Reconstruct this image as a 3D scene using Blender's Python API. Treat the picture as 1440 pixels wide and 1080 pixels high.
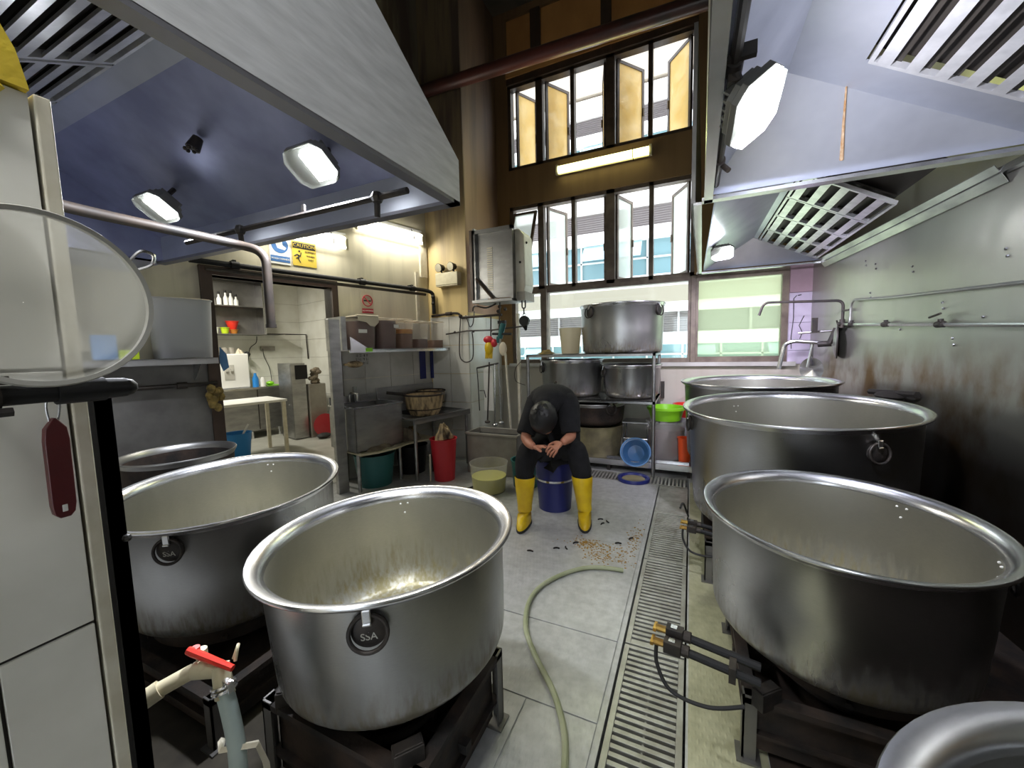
import bpy, bmesh, math, random
from mathutils import Vector, Matrix, noise
C = bpy.context.scene
for o in list(bpy.data.objects): bpy.data.objects.remove(o, do_unlink=True)
PI = math.pi; R_ = math.radians
rnd = random.Random(7)
# ------------------------------------------------------------------ camera, sky, exposure
cd = bpy.data.cameras.new('camera'); cam = bpy.data.objects.new('camera', cd); C.collection.objects.link(cam)
cd.sensor_width = 36.0; cd.lens = 550.0/1440.0*36.0; cd.clip_start = 0.02; cd.clip_end = 200
rt, up, fw = Vector((.9098, .4145, -.0233)), Vector((-.0163, .0916, .9957)), Vector((-.4148, .9054, -.0901))
fw.normalize(); rt = (rt - fw*rt.dot(fw)).normalized(); up = rt.cross(fw)
cam.matrix_world = Matrix(((rt.x, up.x, -fw.x, 0), (rt.y, up.y, -fw.y, 0), (rt.z, up.z, -fw.z, 1.35), (0, 0, 0, 1)))
C.camera = cam
wd = bpy.data.worlds.new('sky'); C.world = wd; wd.use_nodes = True
bgn = wd.node_tree.nodes['Background']; bgn.inputs[0].default_value = (.86, .93, 1.0, 1); bgn.inputs[1].default_value = 3.0
C.view_settings.view_transform = 'Standard'; C.view_settings.look = 'None'
C.view_settings.exposure = 0.68; C.view_settings.gamma = 1.0; C.view_settings.use_curve_mapping = False
LAMP = 22.0      # hood flood lamp power
TUBE = 7.0      # fluorescent tube power

# ------------------------------------------------------------------ materials
MATS = {}
def nt(name):
    m = bpy.data.materials.new(name); m.use_nodes = True
    t = m.node_tree; b = t.nodes['Principled BSDF']; MATS[name] = m
    return m, t, b
def N(t, typ, **kw):
    n = t.nodes.new(typ)
    for k, v in kw.items():
        if k.startswith('i_'):
            n.inputs[int(k[2:]) if k[2:].isdigit() else k[2:].replace('_', ' ')].default_value = v
        else: setattr(n, k, v)
    return n
def L(t, a, b): t.links.new(a, b)
def noise_fac(t, scale, stretch=(1,1,1), detail=4, lo=.35, hi=.65, world=False, rough=.55):
    tc = N(t, 'ShaderNodeNewGeometry').outputs['Position'] if world else N(t, 'ShaderNodeTexCoord').outputs['Object']
    mp = N(t, 'ShaderNodeMapping'); mp.inputs['Scale'].default_value = stretch; L(t, tc, mp.inputs[0])
    n = N(t, 'ShaderNodeTexNoise'); n.inputs['Scale'].default_value = scale; n.inputs['Detail'].default_value = detail
    n.inputs['Roughness'].default_value = rough
    L(t, mp.outputs[0], n.inputs['Vector'])
    r = N(t, 'ShaderNodeMapRange'); r.inputs[1].default_value = lo; r.inputs[2].default_value = hi
    L(t, n.outputs[0], r.inputs[0]); return r.outputs[0]
def height_fac(t, lo, hi, world=False, axis=2):
    tc = N(t, 'ShaderNodeNewGeometry').outputs['Position'] if world else N(t, 'ShaderNodeTexCoord').outputs['Object']
    s = N(t, 'ShaderNodeSeparateXYZ'); L(t, tc, s.inputs[0])
    r = N(t, 'ShaderNodeMapRange'); r.inputs[1].default_value = lo; r.inputs[2].default_value = hi
    L(t, s.outputs[axis], r.inputs[0]); return r.outputs[0]
def math2(t, op, a, b):
    n = N(t, 'ShaderNodeMath', operation=op)
    for k, v in enumerate((a, b)):
        if isinstance(v, (int, float)): n.inputs[k].default_value = v
        else: L(t, v, n.inputs[k])
    n.use_clamp = True
    return n.outputs[0]
def mixc(t, fac, a, b):
    n = N(t, 'ShaderNodeMix', data_type='RGBA')
    if isinstance(fac, (int, float)): n.inputs[0].default_value = fac
    else: L(t, fac, n.inputs[0])
    for k, v in ((6, a), (7, b)):
        if isinstance(v, tuple): n.inputs[k].default_value = (*v[:3], 1)
        else: L(t, v, n.inputs[k])
    return n.outputs[2]
def bumpn(t, b, h, strength=.2, dist=.01):
    n = N(t, 'ShaderNodeBump'); n.inputs['Strength'].default_value = strength; n.inputs['Distance'].default_value = dist
    L(t, h, n.inputs['Height']); L(t, n.outputs[0], b.inputs['Normal'])
def mat(name, col, rough=.5, metal=0.0, col2=None, scale=5, stretch=(1,1,1), lo=.35, hi=.65, bump=0, bscale=None, emit=None, es=0, world=False, alpha=None, spec=None, rvar=0):
    m, t, b = nt(name)
    b.inputs['Roughness'].default_value = rough; b.inputs['Metallic'].default_value = metal
    if spec is not None: b.inputs['Specular IOR Level'].default_value = spec
    if col2:
        f = noise_fac(t, scale, stretch, lo=lo, hi=hi, world=world); L(t, mixc(t, f, col, col2), b.inputs['Base Color'])
        if rvar:
            r = N(t, 'ShaderNodeMapRange'); r.inputs[3].default_value = rough; r.inputs[4].default_value = rough+rvar
            L(t, f, r.inputs[0]); L(t, r.outputs[0], b.inputs['Roughness'])
    else: b.inputs['Base Color'].default_value = (*col, 1)
    if bump: bumpn(t, b, noise_fac(t, bscale or scale*3, stretch, lo=0, hi=1, world=world), bump)
    if emit: b.inputs['Emission Color'].default_value = (*emit, 1); b.inputs['Emission Strength'].default_value = es
    if alpha is not None: b.inputs['Alpha'].default_value = alpha
    return m
def see_thru(name, col, opac, rough=.3, transl=.5, vary=None):
    """milky plastic or mesh: mix of clear and scattering surface"""
    m, t, b = nt(name); out = t.nodes['Material Output']
    b.inputs['Base Color'].default_value = (*col, 1); b.inputs['Roughness'].default_value = rough
    tr = N(t, 'ShaderNodeBsdfTransparent'); tl = N(t, 'ShaderNodeBsdfTranslucent'); tl.inputs[0].default_value = (*col, 1)
    m1 = N(t, 'ShaderNodeMixShader'); m1.inputs[0].default_value = transl
    L(t, b.outputs[0], m1.inputs[1]); L(t, tl.outputs[0], m1.inputs[2])
    m2 = N(t, 'ShaderNodeMixShader'); m2.inputs[0].default_value = opac
    if vary:
        f = noise_fac(t, vary, lo=.3, hi=.75); r = N(t, 'ShaderNodeMapRange'); r.inputs[3].default_value = opac-.1; r.inputs[4].default_value = opac+.2
        L(t, f, r.inputs[0]); L(t, r.outputs[0], m2.inputs[0])
    L(t, tr.outputs[0], m2.inputs[1]); L(t, m1.outputs[0], m2.inputs[2]); L(t, m2.outputs[0], out.inputs[0])
    return m

def make_pot_mat(name, base, dirt_top, inside=False):
    m, t, b = nt(name)
    f1 = noise_fac(t, 3, (1,1,.6), lo=.3, hi=.7); f2 = noise_fac(t, 60, (1,1,9), lo=.3, hi=.7, detail=2)
    c = mixc(t, f1, base, tuple(x*.78 for x in base)); c = mixc(t, math2(t, 'MULTIPLY', f2, .25), c, tuple(x*.6 for x in base))
    # burnt-on residue: ragged ring near the bottom
    nz = noise_fac(t, 9, (1,1,.7), lo=.25, hi=.8, detail=8)
    hf = height_fac(t, dirt_top, 0.0)
    fine = noise_fac(t, 55, (1,1,.22), lo=.35, hi=.7, detail=3)
    d = math2(t, 'MULTIPLY', hf, math2(t, 'ADD', math2(t, 'MULTIPLY', nz, .55), math2(t, 'MULTIPLY', fine, .55)))
    dr = N(t, 'ShaderNodeMapRange', interpolation_type='SMOOTHSTEP'); dr.inputs[1].default_value = .05 if not inside else .10; dr.inputs[2].default_value = .62 if not inside else .70; L(t, d, dr.inputs[0])
    col = (.22, .185, .06) if inside else (.10, .078, .034)
    c = mixc(t, math2(t, 'MULTIPLY', dr.outputs[0], .85), c, col)
    L(t, c, b.inputs['Base Color'])
    mt = N(t, 'ShaderNodeMapRange'); mt.inputs[3].default_value = 1.0; mt.inputs[4].default_value = .25; L(t, dr.outputs[0], mt.inputs[0]); L(t, mt.outputs[0], b.inputs['Metallic'])
    rr = N(t, 'ShaderNodeMapRange'); rr.inputs[3].default_value = .24 if not inside else .36; rr.inputs[4].default_value = .38 if not inside else .50
    L(t, f1, rr.inputs[0]); L(t, rr.outputs[0], b.inputs['Roughness'])
    bumpn(t, b, f2, .05, .004)
    return m

M = MATS
make_pot_mat('pot_outside', (.47, .475, .475), .20)
make_pot_mat('pot_inside', (.54, .535, .48), .30, True)
mat('pot_rim', (.78, .79, .82), .26, 1, (.62, .63, .66), 8)
mat('iron', (.03, .028, .028), .5, .5, (.055, .045, .038), 14, bump=.15)
mat('soot_iron', (.02, .018, .017), .75, .3, (.06, .04, .03), 9, bump=.3)
mat('steel', (.46, .46, .46), .33, 1, (.33, .33, .33), 4, (1,1,3), rvar=.12)
mat('bright_steel', (.72, .73, .75), .22, 1, (.6, .6, .62), 5)
mat('hood_plate', (.74, .75, .78), .45, .3, (.54, .55, .57), 7, (.5,1,6), lo=.3, hi=.75, bump=.05, bscale=40)
mat('hood_lamp_blue', (.40, .43, .62), .36, .7, (.26, .28, .44), 3, rvar=.1)  # stainless steel; blue cast of the hood lamps put into its colour
mat('hood_lamp_lit', (.66, .69, .77), .30, .78, (.50, .53, .61), 2.2, rvar=.12)  # same stainless; lamp-lit brightness put into its colour
mat('flange_dark', (.22, .22, .25), .4, .6)
mat('filter_steel', (.86, .87, .90), .30, .7, (.66, .67, .70), 12)
mat('filter_dark', (.035, .03, .025), .6, .4)
mat('rust', (.22, .11, .035), .85, 0, (.36, .27, .18), 38)
mat('cream_paint', (.62, .57, .43), .55, 0, (.50, .43, .29), 1.4, (1,1,.35), bump=.03)
mat('near_tile', (.90, .88, .80), .3, 0, (.80, .78, .70), 5)
mat('white_tile', (.76, .76, .71), .22, 0, (.66, .65, .59), 3, spec=.5)
mat('grey_tile', (.55, .54, .50), .25, 0, (.42, .41, .37), 3)
mat('grout', (.05, .045, .04), .8)
mat('near_trim', (.62, .57, .44), .45, 0, (.72, .68, .56), 20)
mat('yellow_paint', (.78, .58, .03), .55, 0, (.62, .44, .03), 14, bump=.2)
mat('dark_wood', (.035, .022, .016), .5, 0, (.07, .04, .026), 6, (1,1,.3))
mat('window_frame', (.09, .062, .045), .45, .2, (.05, .035, .028), 8)
mat('window_frame_light', (.20, .16, .12), .45, .2, (.12, .09, .07), 8)
mat('orange_board', (.56, .28, .09), .5, 0, (.36, .16, .05), 2.2, (1,1,.5), lo=.3, hi=.7)
mat('ceiling_dark', (.05, .042, .036), .85, 0, (.10, .08, .06), 2)
mat('lavender_brick', (.58, .52, .66), .6, 0, (.44, .38, .5), 4)
mat('pink_brick', (.40, .27, .33), .6, 0, (.30, .2, .24), 4)
mat('black_plastic', (.010, .010, .011), .5, spec=.3)
mat('black_rubber', (.02, .02, .02), .7)
mat('pipe_red', (.11, .03, .024), .33, .1, (.03, .018, .016), 3, (.4,1,1), lo=.4, hi=.6)
mat('pipe_dark', (.028, .026, .025), .48, .1, (.06, .045, .035), 10)
mat('white_plastic', (.80, .80, .77), .35)
mat('beige_plastic', (.60, .55, .38), .45, 0, (.5, .45, .3), 10)
mat('heater_white', (.72, .69, .60), .35, 0, (.58, .53, .42), 4)
mat('red_plastic', (.55, .022, .035), .38); mat('scarlet', (.70, .035, .02), .35)
mat('maroon', (.11, .012, .014), .35, 0, (.07, .01, .012), 12)
mat('green_plastic', (.25, .62, .02), .35); mat('teal_plastic', (.02, .13, .13), .45)
mat('blue_plastic', (.012, .018, .13), .35); mat('bright_blue', (.02, .22, .62), .4); mat('sky_blue', (.10, .25, .50), .45)
mat('orange_plastic', (.85, .10, .02), .4)
mat('wire_rim', (.42, .41, .37), .45, .4)
mat('dull_steel', (.24, .235, .225), .42, .8, (.15, .145, .14), 3, rvar=.15)
mat('khaki', (.26, .23, .12), .55, 0, (.14, .12, .07), 6)
mat('brass', (.55, .36, .09), .35, .9, (.35, .2, .06), 20)
mat('yellow_boot', (.72, .50, .01), .38, 0, (.60, .38, .01), 9)
mat('black_cloth', (.004, .004, .005), .95, 0, (.008, .008, .010), 20, bump=.15)
mat('hair', (.005, .005, .006), .5, 0, (.010, .009, .009), 40, (6,6,1))
mat('skin', (.50, .22, .135), .5, 0, (.42, .17, .10), 20)
mat('bamboo', (.50, .37, .20), .65, 0, (.045, .03, .02), 22, (1,1,.3), lo=.42, hi=.68)
mat('rag', (.26, .22, .16), .95, 0, (.13, .10, .07), 10, bump=.6, bscale=16)
mat('tawny_rag', (.32, .22, .06), .9, 0, (.12, .09, .03), 18, bump=.6)
mat('soy', (.105, .045, .045), .35); mat('soy_brown', (.17, .07, .035), .4); mat('chili_orange', (.60, .25, .03), .5, 0, (.4, .13, .02), 12)
mat('cloth_white', (.62, .55, .42), .8); mat('grey_plastic', (.33, .31, .27), .5, 0, (.25, .23, .2), 6)
mat('yellow_liquid', (.72, .68, .12), .35); mat('hose_green', (.28, .31, .17), .4, 0, (.36, .38, .24), 8)
mat('pale_hose', (.45, .55, .55), .5, 0, (.36, .45, .45), 8)
mat('paper_white', (.80, .79, .74), .6); mat('sign_blue', (.05, .15, .38), .5); mat('sign_yellow', (.62, .46, .06), .5)
mat('sign_red', (.50, .03, .05), .5); mat('ink', (.02, .02, .02), .6)
mat('lime', (.45, .60, .02), .4); mat('charred', (.012, .01, .008), .9)
mat('crumbs', (.40, .24, .04), .9, 0, (.25, .13, .02), 60)
mat('facade_white', (.92, .90, .86), .7); mat('facade_beige', (.36, .31, .25), .7); mat('facade_grey', (.36, .33, .33), .7)
mat('facade_teal', (.17, .29, .32), .35); mat('facade_lit', (.42, .60, .66), .3); mat('mullion_pale', (.6, .64, .62), .5)
mat('lamp_body', (.20, .20, .19), .4, .6)
mat('lamp_led', (1, 1, 1), .5, emit=(.93, .95, 1.0), es=18)
mat('tube_white', (1, 1, 1), .5, emit=(1.0, .97, .86), es=5)
mat('tube_yellow', (1, 1, .8), .5, emit=(.95, .93, .42), es=1.9)
mat('lamp_dim', (1, 1, 1), .5, emit=(.95, .95, .9), es=1.1)
mat('mirror', (.85, .85, .85), .05, 1)
see_thru('milky', (.74, .70, .60), .17, .3, .3)
see_thru('milky_grey', (.60, .62, .66), .72, .35, .35)
see_thru('blue_clear', (.06, .17, .36), .80, .25, .3)
see_thru('cream_clear', (.86, .80, .66), .96, .4, .6)
see_thru('clear_plastic', (.75, .75, .72), .25, .2, .3)
see_thru('wire_mesh', (.50, .49, .43), .43, .5, .25)
see_thru('frosted', (.78, .83, .77), .55, .4, .65)
see_thru('brown_film', (.74, .60, .34), .88, .4, .8, 5)
see_thru('lamp_glass', (.62, .65, .60), .5, .15, .15)
m, t, b = nt('clear_glass'); out = t.nodes['Material Output']
tr = N(t, 'ShaderNodeBsdfTransparent'); tr.inputs[0].default_value = (.93, .97, .95, 1); gl = N(t, 'ShaderNodeBsdfGlossy'); gl.inputs['Roughness'].default_value = .05
mx = N(t, 'ShaderNodeMixShader'); mx.inputs[0].default_value = .06; L(t, tr.outputs[0], mx.inputs[1]); L(t, gl.outputs[0], mx.inputs[2]); L(t, mx.outputs[0], out.inputs[0])
m, t, b = nt('blurred_glass'); out = t.nodes['Material Output']
rf = N(t, 'ShaderNodeBsdfRefraction'); rf.inputs['IOR'].default_value = 1.01; rf.inputs['Roughness'].default_value = .32; rf.inputs[0].default_value = (.78, .84, .70, 1)
df = N(t, 'ShaderNodeBsdfTranslucent'); df.inputs[0].default_value = (.5, .55, .44, 1)
mx = N(t, 'ShaderNodeMixShader'); mx.inputs[0].default_value = .3; L(t, rf.outputs[0], mx.inputs[1]); L(t, df.outputs[0], mx.inputs[2]); L(t, mx.outputs[0], out.inputs[0])
# walls darkened by years of kitchen soot, heaviest high up
def sooty(name, low, high, z0, z1, world=True, streak=(3,3,.25)):
    m, t, b = nt(name); b.inputs['Roughness'].default_value = .6
    hf = height_fac(t, z0, z1, world); nf = noise_fac(t, 2.0, streak, lo=.2, hi=.8, detail=6, world=world)
    f = math2(t, 'ADD', math2(t, 'MULTIPLY', hf, .85), math2(t, 'MULTIPLY', math2(t, 'SUBTRACT', nf, .45), .8))
    L(t, mixc(t, f, low, high), b.inputs['Base Color']); bumpn(t, b, nf, .05)
    return m
sooty('pillar_paint', (.66, .50, .22), (.085, .06, .048), 2.1, 3.3)
sooty('sooty_cream', (.66, .61, .46), (.09, .066, .055), 2.75, 3.3)
sooty('return_paint', (.40, .24, .15), (.10, .065, .05), 2.4, 4.2)
sooty('spandrel_paint', (.30, .19, .08), (.15, .085, .04), 2.8, 4.4)
sooty('sill_paint', (.55, .53, .46), (.40, .36, .28), .6, 1.3)
# steel lined wall with burnt grease patches and even darkening towards the bottom
m, t, b = nt('wall_steel'); b.inputs['Metallic'].default_value = .85
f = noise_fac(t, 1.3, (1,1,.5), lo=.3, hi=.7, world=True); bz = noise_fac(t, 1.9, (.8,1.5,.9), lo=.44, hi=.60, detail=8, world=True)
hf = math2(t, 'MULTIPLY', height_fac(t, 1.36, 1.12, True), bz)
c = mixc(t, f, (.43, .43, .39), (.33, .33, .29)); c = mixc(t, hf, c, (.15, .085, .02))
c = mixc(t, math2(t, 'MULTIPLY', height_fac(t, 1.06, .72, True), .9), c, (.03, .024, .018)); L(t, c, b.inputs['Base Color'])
b.inputs['Roughness'].default_value = .34; bumpn(t, b, noise_fac(t, 2.2, (1,1,1), lo=0, hi=1, world=True, detail=2), .35, .05)
# chequer plate floor: slanted ribs pressed into worn steel
def chequer(name, c1, c2, metal):
    m, t, b = nt(name); b.inputs['Metallic'].default_value = metal
    pos = N(t, 'ShaderNodeNewGeometry').outputs['Position']
    hs = []
    for rot in (.785, -.785):
        mp = N(t, 'ShaderNodeMapping'); mp.inputs['Rotation'].default_value = (0, 0, rot); mp.inputs['Scale'].default_value = (64, 24, 1); L(t, pos, mp.inputs[0])
        vv = N(t, 'ShaderNodeTexVoronoi'); vv.inputs['Scale'].default_value = 1.0; vv.inputs['Randomness'].default_value = 0.0; L(t, mp.outputs[0], vv.inputs['Vector'])
        r = N(t, 'ShaderNodeMapRange'); r.inputs[1].default_value = .32; r.inputs[2].default_value = .12; L(t, vv.outputs['Distance'], r.inputs[0]); hs.append(r.outputs[0])
    h = math2(t, 'MAXIMUM', hs[0], hs[1])
    f = noise_fac(t, 1.7, lo=.3, hi=.7, world=True, detail=8); g = noise_fac(t, 22, lo=.35, hi=.7, world=True, detail=4)
    c = mixc(t, f, c1, c2); c = mixc(t, math2(t, 'MULTIPLY', g, .35), c, tuple(x*.5 for x in c2)); L(t, c, b.inputs['Base Color'])
    r = N(t, 'ShaderNodeMapRange'); r.inputs[3].default_value = .34; r.inputs[4].default_value = .62; L(t, f, r.inputs[0]); L(t, r.outputs[0], b.inputs['Roughness'])
    bumpn(t, b, h, .25, .002)
chequer('chequer', (.60, .61, .61), (.40, .40, .38), .35)
chequer('chequer_dirty', (.58, .57, .40), (.36, .35, .21), .2)
mat('greasy', (.085, .075, .055), .45, .2, (.03, .026, .022), 5)
mat('drain_pit', (.015, .014, .012), .6); mat('grate_steel', (.50, .50, .46), .45, .6, (.34, .33, .29), 12)
mat('room_floor', (.42, .42, .38), .4, 0, (.33, .33, .29), 4)

# ------------------------------------------------------------------ mesh builder
class MB:
    def __init__(s): s.v = []; s.f = []; s.mi = []; s.cur = 0
    def add(s, vs, fs, X=None):
        k = len(s.v)
        s.v += [tuple(X @ Vector(p)) if X is not None else tuple(p) for p in vs]
        s.f += [tuple(i+k for i in f) for f in fs]; s.mi += [s.cur]*len(fs); return s
    def box(s, x0, x1, y0, y1, z0, z1, X=None):
        vs = [(x, y, z) for x in (x0, x1) for y in (y0, y1) for z in (z0, z1)]
        return s.add(vs, [(0,1,3,2),(4,6,7,5),(0,4,5,1),(2,3,7,6),(0,2,6,4),(1,5,7,3)], X)
    def prism(s, poly, a, X=None):
        """poly: list of 3D points (planar), a: extrusion vector"""
        n = len(poly); a = Vector(a); vs = [Vector(p) for p in poly]; vs += [p+a for p in vs[:n]]
        fs = [tuple(range(n)), tuple(range(2*n-1, n-1, -1))] + [(i, (i+1) % n, n+(i+1) % n, n+i) for i in range(n)]
        return s.add(vs, fs, X)
    def lathe(s, prof, seg=32, X=None, mids=None):
        vs = []; fs = []; n = len(prof)
        for r, z in prof:
            for k in range(seg):
                a = 2*PI*k/seg; vs.append((r*math.cos(a), r*math.sin(a), z))
        k0 = len(s.v); s.v += [tuple(X @ Vector(p)) if X is not None else p for p in vs]
        for i in range(n-1):
            for k in range(seg):
                k2 = (k+1) % seg; s.f.append((k0+i*seg+k, k0+i*seg+k2, k0+(i+1)*seg+k2, k0+(i+1)*seg+k)); s.mi.append(mids[i] if mids else s.cur)
        return s
    def cyl(s, p0, p1, r0, r1=None, seg=14):
        return s.tube([p0, p1], r0 if r1 is None else [r0, r1], seg)
    def tube(s, pts, r, seg=10, closed=False):
        pts = [Vector(p) for p in pts]; n = len(pts); rs = r if isinstance(r, (list, tuple)) else [r]*n
        tang = []
        for i in range(n):
            a = pts[(i-1) % n] if (i > 0 or closed) else pts[i]; b_ = pts[(i+1) % n] if (i < n-1 or closed) else pts[i]
            d = (b_-a); tang.append(d.normalized() if d.length > 1e-9 else Vector((0, 0, 1)))
        t0 = tang[0]; ref = Vector((0, 0, 1)) if abs(t0.z) < .9 else Vector((1, 0, 0)); u = t0.cross(ref).normalized(); rings = []
        for i in range(n):
            u = (u - tang[i]*u.dot(tang[i])).normalized(); w = tang[i].cross(u)
            rings.append([pts[i] + (u*math.cos(2*PI*k/seg) + w*math.sin(2*PI*k/seg))*rs[i] for k in range(seg)])
        vs = [p for rg in rings for p in rg]; fs = []
        for i in range(n if closed else n-1):
            j = (i+1) % n
            for k in range(seg): fs.append((i*seg+k, i*seg+(k+1) % seg, j*seg+(k+1) % seg, j*seg+k))
        if not closed: fs += [tuple(range(seg-1, -1, -1)), tuple(range((n-1)*seg, n*seg))]
        return s.add(vs, fs)
    def ring(s, c, R, r, nrm=(0,0,1), seg=28, rs=8):
        q = Vector(nrm).to_track_quat('Z', 'Y'); c = Vector(c)
        return s.tube([c + q @ Vector((R*math.cos(2*PI*k/seg), R*math.sin(2*PI*k/seg), 0)) for k in range(seg)], r, rs, True)
    def ball(s, c, r, seg=14, X=None):
        rx, ry, rz = r if isinstance(r, (tuple, list)) else (r, r, r); n = seg//2; vs = []; fs = []
        for i in range(n+1):
            a = PI*i/n - PI/2
            for k in range(seg):
                b_ = 2*PI*k/seg; vs.append((c[0]+rx*math.cos(a)*math.cos(b_), c[1]+ry*math.cos(a)*math.sin(b_), c[2]+rz*math.sin(a)))
        for i in range(n):
            for k in range(seg): fs.append((i*seg+k, i*seg+(k+1) % seg, (i+1)*seg+(k+1) % seg, (i+1)*seg+k))
        return s.add(vs, fs, X)
def bez(pts, n=8):
    """smooth curve through points (Catmull-Rom)"""
    P = [Vector(p) for p in pts]; out = []
    for i in range(len(P)-1):
        p0 = P[max(i-1, 0)]; p1 = P[i]; p2 = P[i+1]; p3 = P[min(i+2, len(P)-1)]
        for k in range(n):
            t_ = k/n; out.append(.5*((2*p1) + (p2-p0)*t_ + (2*p0-5*p1+4*p2-p3)*t_*t_ + (3*p1-p0-3*p2+p3)*t_**3))
    return out + [P[-1]]
def bend(pts, rad, n=6):
    """polyline with rounded corners"""
    P = [Vector(p) for p in pts]; out = [P[0]]
    for i in range(1, len(P)-1):
        a = (P[i-1]-P[i]); c = (P[i+1]-P[i]); r = min(rad, a.length*.49, c.length*.49); a = P[i]+a.normalized()*r; c = P[i]+c.normalized()*r
        for k in range(n+1):
            t_ = k/n; out.append((1-t_)**2*a + 2*t_*(1-t_)*P[i] + t_*t_*c)
    return out + [P[-1]]
LOC = {}
def tag(o, label=None, cat=None, group=None, kind=None):
    if label: o['label'] = label
    if cat: o['category'] = cat
    if group: o['group'] = group
    if kind: o['kind'] = kind
    return o
def thing(name, label, cat, loc=(0,0,0), group=None):
    o = bpy.data.objects.new(name, None); C.collection.objects.link(o); o.location = loc; o.empty_display_size = .1
    LOC[o] = Vector(loc); return tag(o, label, cat, group)
def obj(name, mb, ms, parent=None, world=True, smooth=True, bevel=0, ang=35, base=True, label=None):
    """world=True: the mesh was laid out in room coordinates"""
    me = bpy.data.meshes.new(name); v = [Vector(p) for p in mb.v]
    org = Vector((0, 0, 0)); tot = Vector((0, 0, 0))
    if world:
        if parent is not None: tot = LOC.get(parent, Vector((0,0,0)))
        elif base:
            lo = [min(p[i] for p in v) for i in range(3)]; hi = [max(p[i] for p in v) for i in range(3)]
            tot = Vector(((lo[0]+hi[0])/2, (lo[1]+hi[1])/2, lo[2])); org = tot
        v = [p-tot for p in v]
    me.from_pydata(v, [], mb.f)
    for q in (ms if isinstance(ms, (list, tuple)) else [ms]): me.materials.append(M[q])
    me.polygons.foreach_set('material_index', mb.mi)
    bm = bmesh.new(); bm.from_mesh(me); bmesh.ops.recalc_face_normals(bm, faces=bm.faces); bm.to_mesh(me); bm.free()
    me.polygons.foreach_set('use_smooth', [smooth]*len(me.polygons))
    if smooth: me.set_sharp_from_angle(angle=math.radians(ang))
    me.update(); o = bpy.data.objects.new(name, me); C.collection.objects.link(o); o.location = org
    LOC[o] = tot if parent is not None else org
    if parent is not None: o.parent = parent
    if bevel:
        bv = o.modifiers.new('bevel', 'BEVEL'); bv.width = bevel; bv.segments = 2; bv.limit_method = 'ANGLE'
    if label: o['label'] = label
    return o
def solo(name, mb, ms, label, cat, group=None, **kw): return tag(obj(name, mb, ms, **kw), label, cat, group)
def struct(name, mb, ms, parent=None, **kw):
    o = obj(name, mb, ms, parent, **kw)
    if parent is None: o['kind'] = 'structure'
    return o
def dup(root, loc, label=None, rot=None, group=None):
    r = root.copy(); C.collection.objects.link(r); r.location = loc; LOC[r] = Vector(loc)
    if rot is not None: r.rotation_euler = rot
    if label: r['label'] = label
    if group: r['group'] = group
    for ch in list(root.children):
        c = ch.copy(); C.collection.objects.link(c); c.parent = r
        for g in ch.children:
            d = g.copy(); C.collection.objects.link(d); d.parent = c
    return r
def text(name, s, size, X, m, parent, ext=.0006, align='CENTER', sx=1):
    cu = bpy.data.curves.new(name, 'FONT'); cu.body = s; cu.size = size; cu.extrude = ext; cu.align_x = align; cu.align_y = 'CENTER'; cu.space_line = .85
    tmp = bpy.data.objects.new('tmp', cu); C.collection.objects.link(tmp); dg = bpy.context.evaluated_depsgraph_get(); dg.update()
    me = bpy.data.meshes.new_from_object(tmp.evaluated_get(dg)); bpy.data.objects.remove(tmp); me.materials.clear(); me.materials.append(M[m])
    off = LOC.get(parent, Vector((0,0,0)))
    me.transform(Matrix.Translation(-off) @ X @ Matrix.Diagonal((sx, 1, 1, 1)))
    o = bpy.data.objects.new(name, me); C.collection.objects.link(o); o.parent = parent; return o
def frame3(o, ex, ey, ez): return Matrix(((ex[0], ey[0], ez[0], o[0]), (ex[1], ey[1], ez[1], o[1]), (ex[2], ey[2], ez[2], o[2]), (0, 0, 0, 1)))
def lamp(name, parent, loc, power, size, direction, color=(1,1,1), shape='DISK', size_y=None, spread=PI):
    ld = bpy.data.lights.new(name, 'AREA'); ld.energy = power; ld.size = size; ld.shape = shape; ld.color = color; ld.spread = spread
    if size_y: ld.size_y = size_y
    o = bpy.data.objects.new(name, ld); C.collection.objects.link(o); o.parent = parent
    o.location = Vector(loc) - LOC.get(parent, Vector((0,0,0))); o.rotation_euler = Vector(direction).to_track_quat('-Z', 'Y').to_euler(); return o
# the wall with the doorway runs slightly askew: s along it (away from the camera), o out of it into the kitchen
WU = Vector((.2306, .973, 0)); WN = Vector((.973, -.2306, 0)); W0 = Vector((-3.02, 4.12, 0)); ZV = Vector((0, 0, 1))
def WP(s, o, z): return W0 + WU*s + WN*o + ZV*z
WM = frame3(W0, WU, WN, ZV)
def wtext(s, o, z): return frame3(WP(s, o, z), WU, ZV, WN)
def xr(y): return 1.12 + .075*(5.0-y)     # kitchen's steel-lined wall

# ================================================================== THE SETTING
mb = MB()
mb.box(-9, -.262, -3, 3.93, -.3, 0); mb.box(.004, 1.9, -3, 5.1, -.3, 0); mb.box(-9, -1.6, 3.93, 8, -.3, 0); mb.box(-1.6, .004, 4.2, 5.1, -.3, 0)
fl = struct('floor', mb, 'chequer', smooth=False, base=False)
mb = MB(); mb.box(-.262, .004, -3, 4.2, -.32, -.27); mb.box(-1.6, -.262, 3.93, 4.2, -.32, -.27); obj('drain_channel', mb, 'drain_pit', fl, smooth=False)
mb = MB(); mb.box(.012, .25, -3, 4.1, 0, .004); obj('dirty_plate', mb, 'chequer_dirty', fl, smooth=False)
mb = MB(); mb.box(.253, 1.7, -3, 4.9, 0, .004); obj('greasy_plate', mb, 'soot_iron', fl, smooth=False)
mb = MB(); mb.box(-3.2, -.66, .2, 1.28, 0, .005); obj('greasy_plate', mb, 'greasy', fl, smooth=False)
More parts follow.
